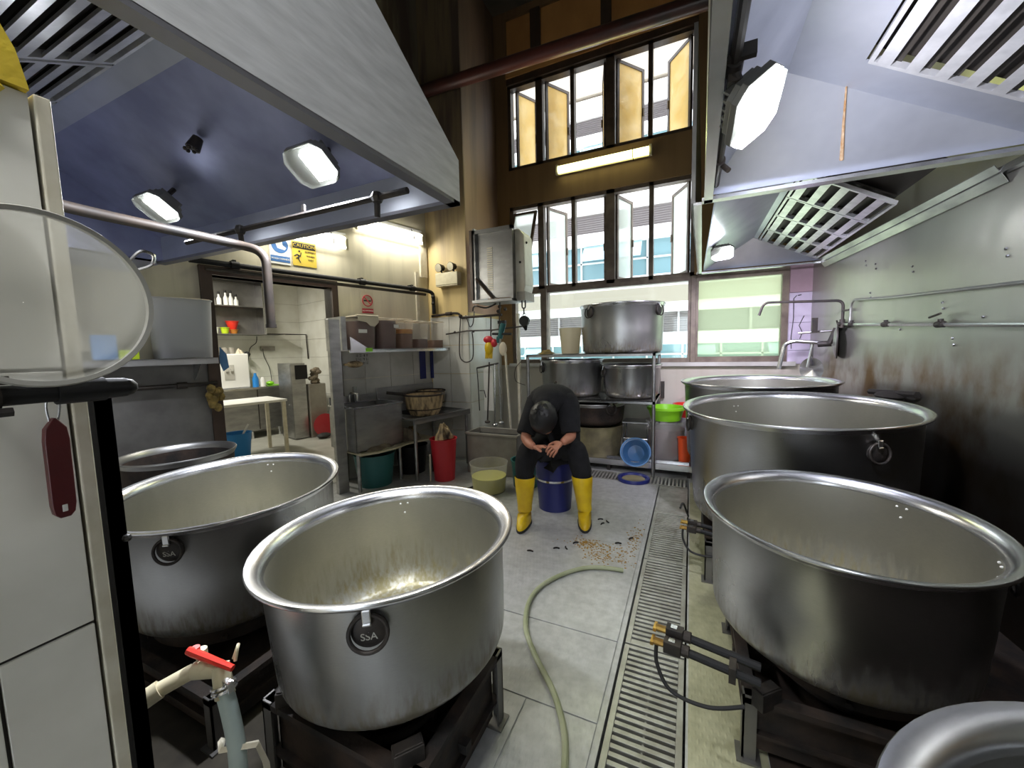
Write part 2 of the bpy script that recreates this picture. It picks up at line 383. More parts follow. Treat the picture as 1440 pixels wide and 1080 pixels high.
for (x0, x1, y0, y1) in ((-1.75, -.285, 1.712, 3.9), (-1.75, -.285, 1.285, 1.706), (-.655, -.558, .2, 1.28), (-.553, -.285, .2, 1.28), (-3.2, -1.757, 1.285, 3.9)):
    mb = MB(); mb.box(x0, x1, y0, y1, 0, .005); obj('floor_plate', mb, 'chequer', fl, smooth=False, bevel=.0015)
mb = MB(); mb.box(-9, WP(-6, -.1, 0).x, 0, 8, 0, .003); mb.prism([WP(-7, -.02, 0), WP(.4, -.02, 0), WP(.4, -3.9, 0), WP(-7, -3.9, 0)], (0, 0, .004)); obj('back_room_floor', mb, 'room_floor', fl, smooth=False)
mb = MB(); mb.box(-5.2, 1.9, -3, 5.3, 5.7, 5.85); struct('ceiling', mb, 'ceiling_dark', smooth=False)
mb = MB(); mb.prism([(xr(5.1), 5.1, 0), (xr(-3), -3, 0), (xr(-3)+.15, -3, 0), (xr(5.1)+.15, 5.1, 0)], (0, 0, 5.7))
wr = struct('wall_right', mb, 'wall_steel', smooth=False)
mb = MB()
for (y, z) in ((3.9, 1.95), (3.75, 1.9), (3.3, 1.8), (3.0, 1.55), (2.6, 1.75), (2.3, 1.5), (2.0, 1.35), (3.4, 1.45), (2.9, 1.35), (3.8, 1.7), (2.2, 1.8), (2.7, 1.45)):
    for dz in (0, -.035):
        mb.ball((xr(y)-.002, y+dz*.4, z+dz), .008, 8)
obj('sheet_rivets', mb, 'bright_steel', wr)
# doorway wall
mb = MB()
for (s0, s1, z0, z1) in ((-7.2, -2.25, 0, 5.7), (-2.25, -1.26, 2.0, 5.7), (-1.26, .1, 0, 5.7)): mb.box(s0, s1, -.12, 0, z0, z1, WM)
wl = struct('wall_left', mb, 'sooty_cream', smooth=False)
mb = MB()
for i in range(4):
    for k in range(5):
        s0 = -1.26+i*.325; z0 = k*.355
        mb.box(s0+.003, min(s0+.322, .06), 0, .008, z0+.003, min(z0+.352, 1.68), WM)
obj('wall_tiles', mb, 'grey_tile', wl, smooth=False, bevel=.001)
mb = MB(); mb.box(-3.4, -2.3, 0, .012, .25, 1.33, WM); mb.box(-5, -3.41, 0, .012, .25, 2.0, WM); obj('steel_lining', mb, 'dull_steel', wl, smooth=False)
mb = MB(); mb.box(-2.33, -2.25, -.13, .035, 0, 2.0, WM); mb.box(-1.26, -1.20, -.13, .03, 0, 2.0, WM); mb.box(-2.33, -1.2, -.13, .03, 2.0, 2.07, WM)
struct('door_1', mb, 'dark_wood', smooth=False)
# pillar in the far corner
pf = [(-2.995, 4.12, 0), (-2.45, 4.12, 0), (-2.45, 5.1, 0), (-2.9, 5.1, 0)]
mb = MB(); mb.prism([(-3.1, 4.12, 0), (-2.45, 4.12, 0), (-2.45, 5.1, 0), (-3.1, 5.1, 0)], (0, 0, 5.7)); wc = struct('pillar', mb, 'pillar_paint', smooth=False)
mb = MB(); mb.box(-2.452, -2.447, 4.13, 5.0, 1.8, 5.7); obj('return_face', mb, 'return_paint', wc, smooth=False)
mb = MB()
for i in range(2):
    for k in range(5): mb.box(-2.99+i*.275, -2.72+i*.275, 4.108, 4.12, .003+k*.352, .35+k*.352)
    for k in range(5): mb.box(-2.45, -2.438, 4.12+i*.44, 4.555+i*.44, .003+k*.352, .35+k*.352)
obj('pillar_tiles', mb, 'white_tile', wc, smooth=False, bevel=.001)
# window wall
mb = MB(); mb.box(-2.27, .02, 5.0, 5.16, 3.25, 3.72); mb.box(-2.45, -2.27, 5.0, 5.16, 1.12, 5.6); mb.box(-2.45, 1.3, 5.0, 5.16, 5.6, 5.7); mb.box(.02, 1.3, 5.0, 5.16, 2.14, 5.6)
wb = struct('wall_back', mb, 'spandrel_paint', smooth=False)
mb = MB(); mb.box(-2.45, 1.3, 5.0, 5.16, 0, 1.12); obj('sill_wall', mb, 'sill_paint', wb, smooth=False)
mb = MB(); mb.box(-2.30, 1.0, 4.95, 5.16, 1.10, 1.145); obj('sill_ledge', mb, 'grey_tile', wb, smooth=False)
for k, (z0, z1) in enumerate(((1.12, 1.26), (1.263, 1.55), (1.553, 1.86), (1.863, 2.14))):
    mb = MB(); mb.box(.93, 1.3, 4.985, 5.16, z0, z1); obj('pier_block', mb, 'pink_brick' if k == 3 else 'lavender_brick', wb, smooth=False, bevel=.003)
mb = MB(); mb.tube([(.99, 4.983, 1.83), (.965, 4.983, 1.80), (.97, 4.983, 1.6), (.955, 4.983, 1.4), (.96, 4.983, 1.28)], .004, 5); mb.tube([(1.06, 4.983, 1.62), (1.02, 4.983, 1.52), (1.05, 4.983, 1.45), (1.03, 4.983, 1.38)], .004, 5); mb.tube([(1.0, 4.983, 1.83), (1.03, 4.983, 1.835)], .005, 5)
obj('crack', mb, 'ink', wb)
for (x0, x1) in ((-2.27, -1.9), (-1.80, -1.02), (-.92, .02)):
    mb = MB(); mb.box(x0, x1, 5.03, 5.1, 4.86, 5.6); obj('orange_panel', mb, 'orange_board', wb, smooth=False)
mb = MB(); mb.box(-1.92, -1.79, 4.985, 5.1, 4.8, 5.6); mb.box(-1.03, -.91, 4.985, 5.1, 4.8, 5.6); mb.box(-2.27, .02, 4.99, 5.1, 4.79, 4.87); obj('panel_post', mb, 'dark_wood', wb, smooth=False)
mb = MB(); mb.box(-2.27, .02, 4.97, 5.0, 4.87, 4.93); obj('panel_rail', mb, 'orange_board', wb, smooth=False)
# windows
def sash(parent, xh, w, z0, z1, ang, hand, glass, fm, y=5.08):
    """casement sash hinged at xh, swung outwards"""
    ex = Vector((math.cos(ang)*hand, math.sin(ang), 0)); ey = Vector((-math.sin(ang)*hand, math.cos(ang), 0)); X = frame3((xh, y, 0), ex, ey, ZV)
    t_ = .035; mb = MB(); mb.box(0, t_, -.014, .014, z0, z1, X); mb.box(w-t_, w, -.014, .014, z0, z1, X); mb.box(t_, w-t_, -.014, .014, z1-t_, z1, X); mb.box(t_, w-t_, -.014, .014, z0, z0+t_, X)
    mb.box(w-.03, w-.01, -.03, -.014, (z0+z1)/2-.06, (z0+z1)/2+.03, X)
    s_ = obj('sash', mb, fm, parent, smooth=False)
    mb = MB(); mb.box(t_-.003, w-t_+.003, -.004, .004, z0+t_-.003, z1-t_+.003, X); obj('pane', mb, glass, s_, smooth=False)
def casements(name, z0, z1, posts, sashes, fm):
    mb = MB(); mb.box(-2.27, .02, 5.02, 5.12, z1-.045, z1); mb.box(-2.27, .02, 5.02, 5.12, z0, z0+.045)
    for x, w in posts: mb.box(x-w/2, x+w/2, 5.02, 5.12, z0, z1)
    o = struct(name, mb, fm, smooth=False)
    for (xh, w, a, h, g) in sashes: sash(o, xh, w, z0+.05, z1-.05, a, h, g, fm)
    return o
casements('window_1', 3.72, 4.80, ((-2.25, .05), (-1.83, .09), (-1.39, .05), (-.925, .10), (-.47, .05), (0, .05)),
          ((-2.17, .36, R_(62), 1, 'brown_film'), (-1.76, .40, R_(58), 1, 'brown_film'), (-1.0, .38, R_(76), -1, 'brown_film'), (-.86, .44, R_(52), 1, 'brown_film'), (-.04, .42, R_(52), -1, 'brown_film')), 'window_frame')
w2 = casements('window_2', 2.13, 3.25, ((-2.25, .06), (-1.83, .08), (-1.39, .05), (-.925, .10), (-.45, .05), (0, .05)),
          ((-1.76, .40, R_(66), 1, 'frosted'), (-1.0, .38, R_(80), -1, 'frosted'), (-.86, .40, R_(70), 1, 'frosted'), (-.04, .42, R_(62), -1, 'frosted')), 'window_frame_light')
X = frame3((-2.06, 5.07, 3.2), (1,0,0), (0, .92, -.39), (0, .39, .92)); mb = MB()
mb.box(-.17, .17, -.014, .014, -1.0, -.965, X); mb.box(-.17, .17, -.014, .014, -.07, -.035, X); mb.box(-.17, -.135, -.014, .014, -1, -.035, X); mb.box(.135, .17, -.014, .014, -1, -.035, X)
s_ = obj('sash', mb, 'window_frame_light', w2, smooth=False); mb = MB(); mb.box(-.14, .14, -.003, .003, -.97, -.06, X); obj('pane', mb, 'frosted', s_, smooth=False)
mb = MB(); mb.tube([(-2.18, 5.0, 2.95), (-2.0, 5.1, 2.82), (-2.12, 5.06, 2.80)], .012, 6); obj('stay_arm', mb, 'window_frame', w2)
def fixed(name, x0, x1, z0, z1, glass, fm, w=.05):
    mb = MB(); mb.box(x0, x1, 5.02, 5.12, z1-w, z1); mb.box(x0, x1, 5.02, 5.12, z0, z0+w); mb.box(x0, x0+w, 5.02, 5.12, z0+w, z1-w); mb.box(x1-w, x1, 5.02, 5.12, z0+w, z1-w)
    o = struct(name, mb, fm, smooth=False); mb = MB(); mb.box(x0+w-.004, x1-w+.004, 5.066, 5.072, z0+w-.004, z1-w+.004); obj('pane', mb, glass, o, smooth=False); return o
fixed('window_3', -2.27, -1.80, 1.145, 2.13, 'clear_glass', 'window_frame_light')
fixed('window_4', -1.80, .01, 1.145, 2.13, 'clear_glass', 'window_frame_light')
fixed('window_5', .01, .93, 1.145, 2.13, 'blurred_glass', 'window_frame_light', .06)
mb = MB(); mb.box(-1.84, -1.755, 4.985, 5.12, 1.145, 2.13); mb.box(-.01, .045, 4.985, 5.12, 1.145, 2.13); struct('trim_1', mb, 'window_frame_light', smooth=False, bevel=.004)
# office block across the lane
bl = thing('office_building', 'pale office building across the lane with louvre bands and teal windows', 'building', (-1, 10, -3))
for k, (z0, z1, mm) in enumerate(((-3, .9, 'facade_white'), (1.37, 1.65, 'facade_white'), (1.65, 2.13, 'facade_grey'), (2.13, 2.36, 'facade_white'), (2.36, 2.72, 'facade_beige'), (2.72, 3.02, 'facade_white'), (3.86, 4.15, 'facade_white'), (4.15, 4.62, 'facade_grey'), (4.62, 5.0, 'facade_white'),
                                  (5.0, 5.35, 'facade_beige'), (5.35, 5.65, 'facade_white'), (6.25, 6.48, 'facade_white'), (6.48, 6.88, 'facade_grey'), (6.88, 7.30, 'facade_white'), (7.36, 8.6, 'facade_beige'))):
    mb = MB()
    if mm == 'facade_grey':
        mb.box(-9, 8, 10.06, 10.3, z0, z1)
        for j in range(9): mb.prism([(-9, 10.0, z0+.01+j*(z1-z0)/9), (-9, 10.06, z0+.04+j*(z1-z0)/9), (-9, 10.06, z0+.03+j*(z1-z0)/9)], (17, 0, 0))
        for j in range(12): mb.box(-9+j*1.45, -8.95+j*1.45, 9.98, 10.05, z0, z1)
        obj('louvre_band', mb, mm, bl, smooth=False)
    else:
        mb.box(-9, 8, 9.95 if mm == 'facade_white' else 9.9, 10.3, z0, z1); obj('wall_band', mb, mm, bl, smooth=False)
for (z0, z1) in ((.9, 1.37), (3.02, 3.86), (5.65, 6.25)):
    mb = MB(); mb.box(-9, 8, 10.1, 10.2, z0, z1); g = obj('window_band', mb, 'facade_teal', bl, smooth=False)
    mb = MB(); mb.box(-9, 8, 10.05, 10.1, (z0+z1)/2-.02, (z0+z1)/2+.02)
    for j in range(22): mb.box(-9+j*.8, -8.96+j*.8, 10.05, 10.1, z0, z1)
    obj('mullion', mb, 'mullion_pale', g, smooth=False)
    for j in (4, 6, 8, 9, 11, 13): mb = MB(); mb.prism([(-8.9+j*.8, 10.04, z1), (-8.3+j*.8, 10.04, z1), (-8.3+j*.8, 9.7, (z0+z1)/2), (-8.9+j*.8, 9.7, (z0+z1)/2)], (0, .02, .02)); obj('awning_pane', mb, 'facade_lit', g, smooth=False)
# enclosing walls behind the photographer, with an invented opening that lets in fill daylight
mb = MB(); mb.box(-5.5, -.5, -3.1, -3, 0, 5.7); mb.box(.5, 1.95, -3.1, -3, 0, 5.7); mb.box(-.5, .5, -3.1, -3, 2.2, 5.7); struct('wall_front', mb, 'sooty_cream', smooth=False)
# room through the doorway
mb = MB(); mb.box(-3.6, .25, -3.87, -3.75, 0, 2.75, WM); mb.box(.08, .2, -3.75, -.12, 0, 2.75, WM); mb.box(-3.6, -3.5, -3.75, -.12, 0, 2.75, WM)
wk = struct('wall_far', mb, 'white_tile', smooth=False)
mb = MB()
for k in range(8): mb.box(-3.5, .08, -3.752, -3.748, .32*k, .32*k+.006, WM); mb.box(.075, .082, -3.75, -.12, .32*k, .32*k+.006, WM)
obj('grout_line', mb, 'grey_tile', wk, smooth=False)
mb = MB(); mb.box(-3.6, .3, -3.9, -.12, 2.75, 2.85, WM); struct('ceiling', mb, 'cream_paint', smooth=False)
# tiled wall end beside the photographer
mb = MB(); mb.box(-1.0, -.803, -1.5, .236, 0, 1.70); wn = struct('wall_near', mb, 'grout', smooth=False)
zz = [0, .2, .582, .962, 1.336, 1.70]; yy = [(-1.05, -.452), (-.449, .147), (.151, .236)]
mb = MB()
for k in range(5):
    for (a, b_) in ((-1.05, -.402), (-.399, .236)) if k != 2 and k != 1 else ((-1.05, -.452), (-.449, .1435), (.1475, .236)):
        mb.box(-.803, -.797, a, b_, zz[k]+.0025, zz[k+1]-.0025)
obj('tile_facing', mb, 'near_tile', wn, smooth=False, bevel=.001)
mb = MB(); mb.box(-.815, -.794, .240, .256, 0, 1.70); mb.box(-1.0, -.815, .240, .248, 0, 1.70); obj('corner_bead', mb, 'near_trim', wn, smooth=False, bevel=.002)
mb = MB(); mb.prism([(-.79, -1.5, 1.70), (-.79, .236, 1.70), (-.79, .228, 1.745), (-.79, .205, 1.80), (-.79, -1.5, 1.80)], (-.21, 0, 0))
for k in range(34):
    a = rnd.uniform(-.1, .20); mb.ball((-.79, a, 1.70+rnd.uniform(-.014, .085)), (.008, rnd.uniform(.012, .024), rnd.uniform(.010, .02)), 8)
obj('yellow_capping', mb, 'yellow_paint', wn)

# ================================================================== EXHAUST HOODS
def flood(name, label, loc, nrm, upv, bracket, aim=None, group='flood lamps under the exhaust hoods', power=LAMP, s=1.0, tint=(.90, .93, 1.0), spread=150):
    """octagonal flood lamp: nrm is where the lens faces, upv the long axis"""
    nv = Vector(nrm).normalized(); uv = Vector(upv); uv = (uv-nv*uv.dot(nv)).normalized(); sv = nv.cross(uv); X = frame3(loc, uv, sv, nv)
    t_ = thing(name, label, 'lamp', loc, group)
    a, b_, c = .105*s, .08*s, .035*s
    oc = [(-a, -b_+c), (-a+c, -b_), (a-c, -b_), (a, -b_+c), (a, b_-c), (a-c, b_), (-a+c, b_), (-a, b_-c)]
    mb = MB(); mb.prism([(x*.8, y*.8, -.05*s) for x, y in oc], (0, 0, .03*s), X); mb.prism([(x, y, -.02*s) for x, y in oc], (0, 0, .022*s), X)
    for k in range(5): mb.box((-.06+k*.028)*s, (-.052+k*.028)*s, -.05*s, .05*s, -.075*s, -.05*s, X)
    obj('housing', mb, 'lamp_body', t_, smooth=False, bevel=.002)
    mb = MB(); mb.prism([(x*.96, y*.96, .002) for x, y in oc], (0, 0, .016*s), X); obj('lens', mb, 'lamp_glass', t_, smooth=False)
    mb = MB(); mb.box(.0, .090*s, -.056*s, .056*s, .0025, .0185*s, X); obj('lit_panel', mb, 'lamp_led', t_, smooth=False)
    mb = MB(); mb.tube([Vector(loc)-nv*.05*s]+[Vector(p) for p in bracket], .012*s, 8); obj('bracket', mb, 'iron', t_)
    lamp('flood_light', t_, Vector(loc)+nv*.024*s, power, .13*s, aim or nv, tint, spread=R_(spread)); return t_  # aim, where given, turns the light away from the lens to brighten the hood
# hood over the two pots by the doorway wall
h1 = thing('exhaust_hood', 'stainless exhaust hood with two lit flood lamps over the pots by the doorway wall', 'exhaust hood', (-2, .4, 1.95))
mb = MB(); pl = [(-.87, -1.0, 1.95), (-.87, 1.43, 1.95), (-.87, 1.43, 2.115), (-.87, .45, 2.72), (-.87, -1.0, 2.72)]
mb.prism(pl, (-.012, 0, 0)); mb.prism([(-.871, 1.43, 2.115), (-.871, .45, 2.72), (-.871, .45, 2.66), (-.871, 1.38, 2.09)], (-.03, 0, 0)); obj('front_plate', mb, 'hood_plate', h1, smooth=False)
mb = MB(); mb.box(-.915, -.87, -1.0, 1.43, 1.938, 1.952); mb.box(-3.1, -.87, 1.385, 1.432, 1.938, 1.952); obj('bottom_flange', mb, 'flange_dark', h1, smooth=False)
mb = MB(); mb.box(-3.1, -.882, 1.42, 1.43, 1.95, 2.115); obj('end_skirt', mb, 'hood_lamp_lit', h1, smooth=False)
mb = MB(); mb.prism([(-3.1, 1.43, 2.105), (-.882, 1.43, 2.105), (-.882, .90, 2.425), (-3.1, .90, 2.425)], (0, .006, .012)); obj('sloping_panel', mb, 'hood_lamp_blue', h1, smooth=False)
mb = MB(); mb.prism([(-3.1, .90, 2.425), (-.882, .90, 2.425), (-.882, .835, 2.465), (-3.1, .835, 2.465)], (0, .006, .012)); obj('cross_band', mb, 'hood_lamp_lit', h1, smooth=False)
mb = MB(); mb.box(-3.62, -3.1, -1.0, 1.43, 1.95, 1.96); mb.prism([(-3.1, 1.43, 1.95), (-3.1, -1, 1.95), (-3.1, -1, 2.7), (-3.1, .45, 2.7), (-3.1, 1.43, 2.115)], (-.01, 0, 0)); obj('wall_side_panel', mb, 'hood_lamp_blue', h1, smooth=False)
mb = MB(); mb.box(-3.1, -.87, -1.0, .45, 2.715, 2.73); mb.prism([(-3.1, .835, 2.465), (-.882, .835, 2.465), (-.882, .45, 2.72), (-3.1, .45, 2.72)], (0, .01, .012)); obj('top_sheet', mb, 'filter_dark', h1, smooth=False)
def grease_filter(parent, o, ex, ey, lx, ly, ns):
    """slats along ex, stacked along ey"""
    ex = Vector(ex).normalized(); ey = Vector(ey).normalized(); ez = ex.cross(ey); X = frame3(o, ex, ey, ez)
    fr = MB(); w = .016
    fr.box(0, lx, 0, w, -.012, .012, X); fr.box(0, lx, ly-w, ly, -.012, .012, X); fr.box(0, w, w, ly-w, -.012, .012, X); fr.box(lx-w, lx, w, ly-w, -.012, .012, X)
    f_ = obj('grease_filter', fr, 'filter_steel', parent, smooth=False)
    for z, mm, sh, nm in ((-.012, 'filter_steel', 0, 'front_baffle'), (.008, 'filter_dark', .5, 'rear_baffle')):
        mb = MB(); st = (ly-2*w)/ns
        for k in range(ns):
            y0 = w + (k+.12+sh*.6)*st; y1 = y0+st*.46
            if y1 < ly-w*.5: mb.prism([(w, y0, z), (w, y0+st*.08, z+.012), (w, y1-st*.08, z+.012), (w, y1, z)], (lx-2*w, 0, 0), X)
        obj(nm, mb, mm, f_, smooth=False)
    mb = MB(); mb.box(w, lx-w, w, ly-w, .035, .045, X); obj('filter_back', mb, 'filter_dark', f_, smooth=False)
# filters rise towards the ridge at the cross band
sl = Vector((0, .80, .42)).normalized()
for k in range(4): grease_filter(h1, Vector((-2.98+k*.5, .815, 2.455)) - sl*.46, (1, 0, 0), sl, .48, .46, 6)
for k in range(4): grease_filter(h1, Vector((-2.98+k*.5, .815, 2.455)) - sl*.95, (1, 0, 0), sl, .48, .46, 6)
flood('flood_lamp', 'lit octagonal flood lamp near the spout pipe, under the doorway hood', (-2.47, 1.13, 2.10), (0, -.58, -.81), (1, 0, 0), [(-2.48, 1.19, 2.19), (-2.49, 1.22, 2.225)])
flood('flood_lamp', 'lit octagonal flood lamp close to the front plate of the doorway hood', (-1.40, 1.17, 2.10), (0, -.58, -.81), (1, 0, 0), [(-1.40, 1.23, 2.18), (-1.40, 1.26, 2.20)])
mb = MB(); mb.cyl((-1.98, 1.08, 2.30), (-1.99, 1.06, 2.25), .02, .028); 
for k in range(6): mb.ball((-1.99+.025*math.cos(k*1.05), 1.055+.02*math.sin(k*1.05), 2.245), .009, 8)
solo('fire_nozzle', mb, 'iron', 'small dark fire sprinkler nozzle between the two lamps of the doorway hood', 'nozzle')
# two hoods along the steel wall
def hood_right(label, y0, y1, yb, nfil, front, z=2.1, fl_=None):
    h = thing('exhaust_hood', label, 'exhaust hood', (.6, y1, z))
    xw = xr(y1)-.04; xw0 = xr(y0)-.04
    mb = MB(); mb.prism([(-.012, y0, z), (.052, y1, z), (.052, y1, z+.9), (-.012, y0, z+.9)], (.02, 0, 0)); obj('outer_plate', mb, 'dull_steel', h, smooth=False)
    mb = MB(); mb.prism([(.0, y0, z-.012), (.05, y1, z-.012), (.09, y1, z-.012), (.04, y0, z-.012)], (0, 0, .014)); mb.box(.04, xw, y1-.05, y1+.003, z-.012, z+.004)
    mb.prism([(xw0, y0, z-.012), (xw, y1, z-.012), (xw+.03, y1, z-.012), (xw0+.03, y0, z-.012)], (0, 0, .03)); obj('bottom_flange', mb, 'bright_steel', h, smooth=False)
    A = Vector((.334, 2.0, 2.431)) if front else Vector((.525, 4.45, 2.347)); p0 = Vector((.06 if front else .11, y1-.02, z+.02)); p1 = Vector((xw, y1-.02, z+.02)); B = A.lerp(p1, .97)
    mb = MB(); mb.prism([p0, p1, A], (0, .006, .01)); q = obj('sloping_panel', mb, 'hood_lamp_lit', h, smooth=False)
    if front:
        mb = MB(); mb.tube([(.547, 2.074, 2.359), (.573, 2.185, 2.263), (.604, 2.305, 2.163)], [.003, .005, .008], 6); obj('rust_streak', mb, 'rust', q)
    mb = MB(); An = Vector((A.x, y0, A.z)); mb.prism([tuple(p0), tuple(A), tuple(An), (p0.x, y0, p0.z)], (-.008, 0, .004)); obj('inner_side_panel', mb, 'hood_lamp_lit', h, smooth=False)
    sx = (B-A).normalized(); C_ = Vector((0, -1, 0))
    yf = y0
    bw, bk = (.17, .25) if front else (.02, .04)
    mb = MB(); mb.prism([A, B, B+C_*bw, A+C_*bw], (0, 0, .006)); obj('cross_band', mb, 'hood_lamp_lit', h, smooth=False)
    # blank strip, then the filters on the same slope
    ln = (B-A).length; mb = MB(); a = A+C_*bw; mb.prism([a, a+sx*bk, a+sx*bk+C_*(A.y-bw-y0), a+C_*(A.y-bw-y0)], (0, 0, .006)); obj('blank_strip', mb, 'hood_lamp_lit', h, smooth=False)
    mb = MB(); a = A+C_*(bw+.001)+Vector((0, 0, .06)); mb.prism([a, a+sx*ln, a+sx*ln+C_*(A.y-bw-y0), a+C_*(A.y-bw-y0)], (0, 0, .006)); obj('filter_bay', mb, 'filter_dark', h, smooth=False)
    mb = MB(); e = A+sx*ln; mb.prism([e, e+Vector((.05, 0, -.08)), e+Vector((.05, 0, -.08))+C_*(yb-yf)+Vector((.075*(yb-yf), 0, 0)), e+C_*(yb-yf)+Vector((.075*(yb-yf), 0, 0))], (0, 0, .006)); obj('wall_flashing', mb, 'steel', h, smooth=False)
    per = .5 if front else .40
    w = ln-bk-.03
    for k in range(nfil):
        o_ = A+C_*(bw+.005+k*per)+sx*(bk+.01); grease_filter(h, o_, (0, -1, 0), sx, per-.01, w, 7 if front else 5)
    return h
hood_right('stainless exhaust hood with rust streak nearest the ceiling pipe, over the big pots', -1.0, 2.38, 2.02, 5, True)
hood_right('second stainless exhaust hood, lower in view beside the window, with row of filters', 2.385, 4.70, 4.45, 4, False)
flood('flood_lamp', 'tilted octagonal flood lamp clamped to pipe inside the rust streaked hood', (.16, 1.42, 2.04), (.68, -.24, -.69), (.25, -1, .15), [(.12, 1.38, 2.09), (.10, 1.36, 2.13)], aim=(.45, .80, -.15), power=LAMP*1.5, s=1.0, tint=(.90, .90, 1.0), spread=170)
flood('flood_lamp', 'small lit flood lamp deep inside the hood beside the window', (.22, 3.7, 2.09), (.0, -.62, -.78), (1, 0, .1), [(.16, 3.72, 2.14), (.13, 3.72, 2.16)], aim=(.3, .75, -.5), power=LAMP*1.6, s=.8, tint=(.86, .80, 1.0), spread=170)
mb = MB(); mb.tube([(.10, -.5, 2.14), (.10, 2.28, 2.14)], .015, 10)
for y in (.9, 1.36, 2.02): mb.cyl((.10, y-.03, 2.14), (.10, y+.03, 2.14), .023)
mb.cyl((.10, 2.02, 2.14), (.135, 1.99, 2.09), .011); mb.box(.06, .15, 1.31, 1.33, 2.13, 2.165); mb.box(.085, .115, 1.36, 1.42, 2.10, 2.15)
solo('gas_pipe', mb, 'pipe_dark', 'dark pipe with fittings running inside the rust streaked hood', 'pipe')

# ================================================================== TUBE LIGHTS
def tube_light(label, p0, p1, out, twin, mt, power, guard):
    p0 = Vector(p0); p1 = Vector(p1); ex = (p1-p0).normalized(); ln = (p1-p0).length; out = Vector(out).normalized(); ey = (ZV-ex*ZV.dot(ex)).normalized(); X = frame3(p0, ex, ey, out)
    t_ = thing('tube_light', label, 'light', p0)
    mb = MB()
    if twin: mb.prism([(0, .07, 0), (0, .03, .03), (0, -.03, .03), (0, -.07, 0)], (ln, 0, 0), X)
    else: mb.box(0, ln, -.05, .05, 0, .02, X)
    obj('casing', mb, 'beige_plastic' if not twin else 'white_plastic', t_, smooth=False)
    mb = MB()
    for dy in ((-.045, .045) if twin else (0,)): mb.cyl(X @ Vector((.03, dy, .055)), X @ Vector((ln-.03, dy, .055)), .016 if twin else .045)
    obj('fluorescent_tube', mb, mt, t_)
    mb = MB()
    for x in (.0, ln-.03): mb.box(x, x+.03, -.06, .06, .02, .075, X)
    obj('end_cap', mb, 'beige_plastic', t_, smooth=False, bevel=.004)
    if guard: mb = MB(); mb.tube([X @ Vector((ln*.82, .07, .02)), X @ Vector((ln*.82, .05, .10)), X @ Vector((ln*.82, -.05, .10)), X @ Vector((ln*.82, -.07, .02))], .004, 6); obj('tube_clip', mb, 'iron', t_)
    lamp('tube_glow', t_, X @ Vector((ln/2, 0, .11)), power, ln*.9, out, ((1, .96, .84) if 'behind' not in label else (.97, .99, 1)) if twin else (.88, .95, .36), 'RECTANGLE', .08)
    return t_
tube_light('lit twin fluorescent light high on the doorway wall, nearest the pillar', WP(-.98, .01, 2.74), WP(-.07, .01, 2.74), WN*.6-ZV*.8, True, 'tube_white', TUBE, True)
tube_light('lit fluorescent light above the safety signs, half hidden by the hood', WP(-2.0, .01, 2.50), WP(-1.07, .01, 2.50), WN*.7-ZV*.7, True, 'tube_white', TUBE, True)
tube_light('yellowish fluorescent batten on the brown band between upper and lower windows', (-1.58, 4.98, 3.57), (-.44, 4.98, 3.57), (0, -1, -.1), False, 'tube_yellow', TUBE*1.3, True)
tube_light('added twin fluorescent fill light, unseen overhead behind the photographer', (-.55, -.9, 3.3), (-.55, .35, 3.3), (.1, 0, -1), True, 'tube_white', TUBE*4.5, False)  # added unseen lamp that brightens the near tiles and pots
tube_light('white ceiling light of the tiled room beyond the doorway', WP(-2.2, -2.6, 2.72), WP(-1.2, -2.6, 2.72), -ZV, True, 'tube_white', TUBE*5, False)

# ================================================================== PIPES
mb = MB(); mb.tube([(-3.02, 4.03, 4.375), (-.05, 4.03, 4.285), (1.15, 4.03, 4.245)], .07, 18); solo('overhead_pipe', mb, 'pipe_red', 'thick dark red pipe crossing high in front of the upper windows', 'pipe')
mb = MB(); mb.tube(bend([WP(-2.4, .08, 2.085), WP(-.12, .08, 2.085), WP(-.02, .12, 2.06), WP(-.02, .12, 1.80)], .05), .022, 10)
for s in (-2.1, -.95, -.3): mb.cyl(WP(s-.03, .08, 2.085), WP(s+.03, .08, 2.085), .032); mb.box(s-.012, s+.012, 0, .08, 2.09, 2.13, WM)
for z in (2.0, 1.92): mb.ball(WP(-.06, .16, z), .025, 8)
solo('gas_pipe', mb, 'black_plastic', 'black gas pipe running above the doorway to the pillar', 'pipe')
mb = MB(); mb.tube([WP(-2.3, .07, 2.035), WP(-.1, .07, 2.035)], .016, 8); solo('gas_pipe', mb, 'pipe_dark', 'thin brown pipe just below the black gas pipe', 'pipe')
mb = MB(); mb.box(-.20, -.16, .0, .025, 1.72, 2.30, WM); mb.box(-.12, -.02, 0, .03, 2.25, 2.62, WM); solo('cable_trunking', mb, 'near_trim', 'pale plastic cable trunking running down beside the pillar', 'trunking', smooth=False)
mb = MB(); mb.tube(bend([(-1.60, .10, 1.80), (-1.70, .56, 1.80), (-1.69, 1.03, 1.80), (-1.60, 1.087, 1.77), (-1.60, 1.087, 1.47)], .10, 8), .018, 12); mb.cyl((-1.6, 1.087, 1.475), (-1.6, 1.087, 1.46), .02)
solo('water_spout', mb, 'pipe_dark', 'bent black water spout hanging over the pot behind', 'spout')
mb = MB(); mb.tube([(-2.3, 1.16, 1.915), (-.92, 1.16, 1.915)], .012, 8)
for x in (-1.87, -1.06):
    mb.ball((x, 1.16, 1.915), .024, 8); mb.cyl((x, 1.16, 1.91), (x-.012, 1.17, 1.85), .011)
for x in (-2.2, -1.45): mb.box(x-.008, x+.008, 1.155, 1.165, 1.915, 1.955)
solo('spray_rail', mb, 'iron', 'thin dark pipe with two taps along the far lip of the doorway hood', 'pipe')
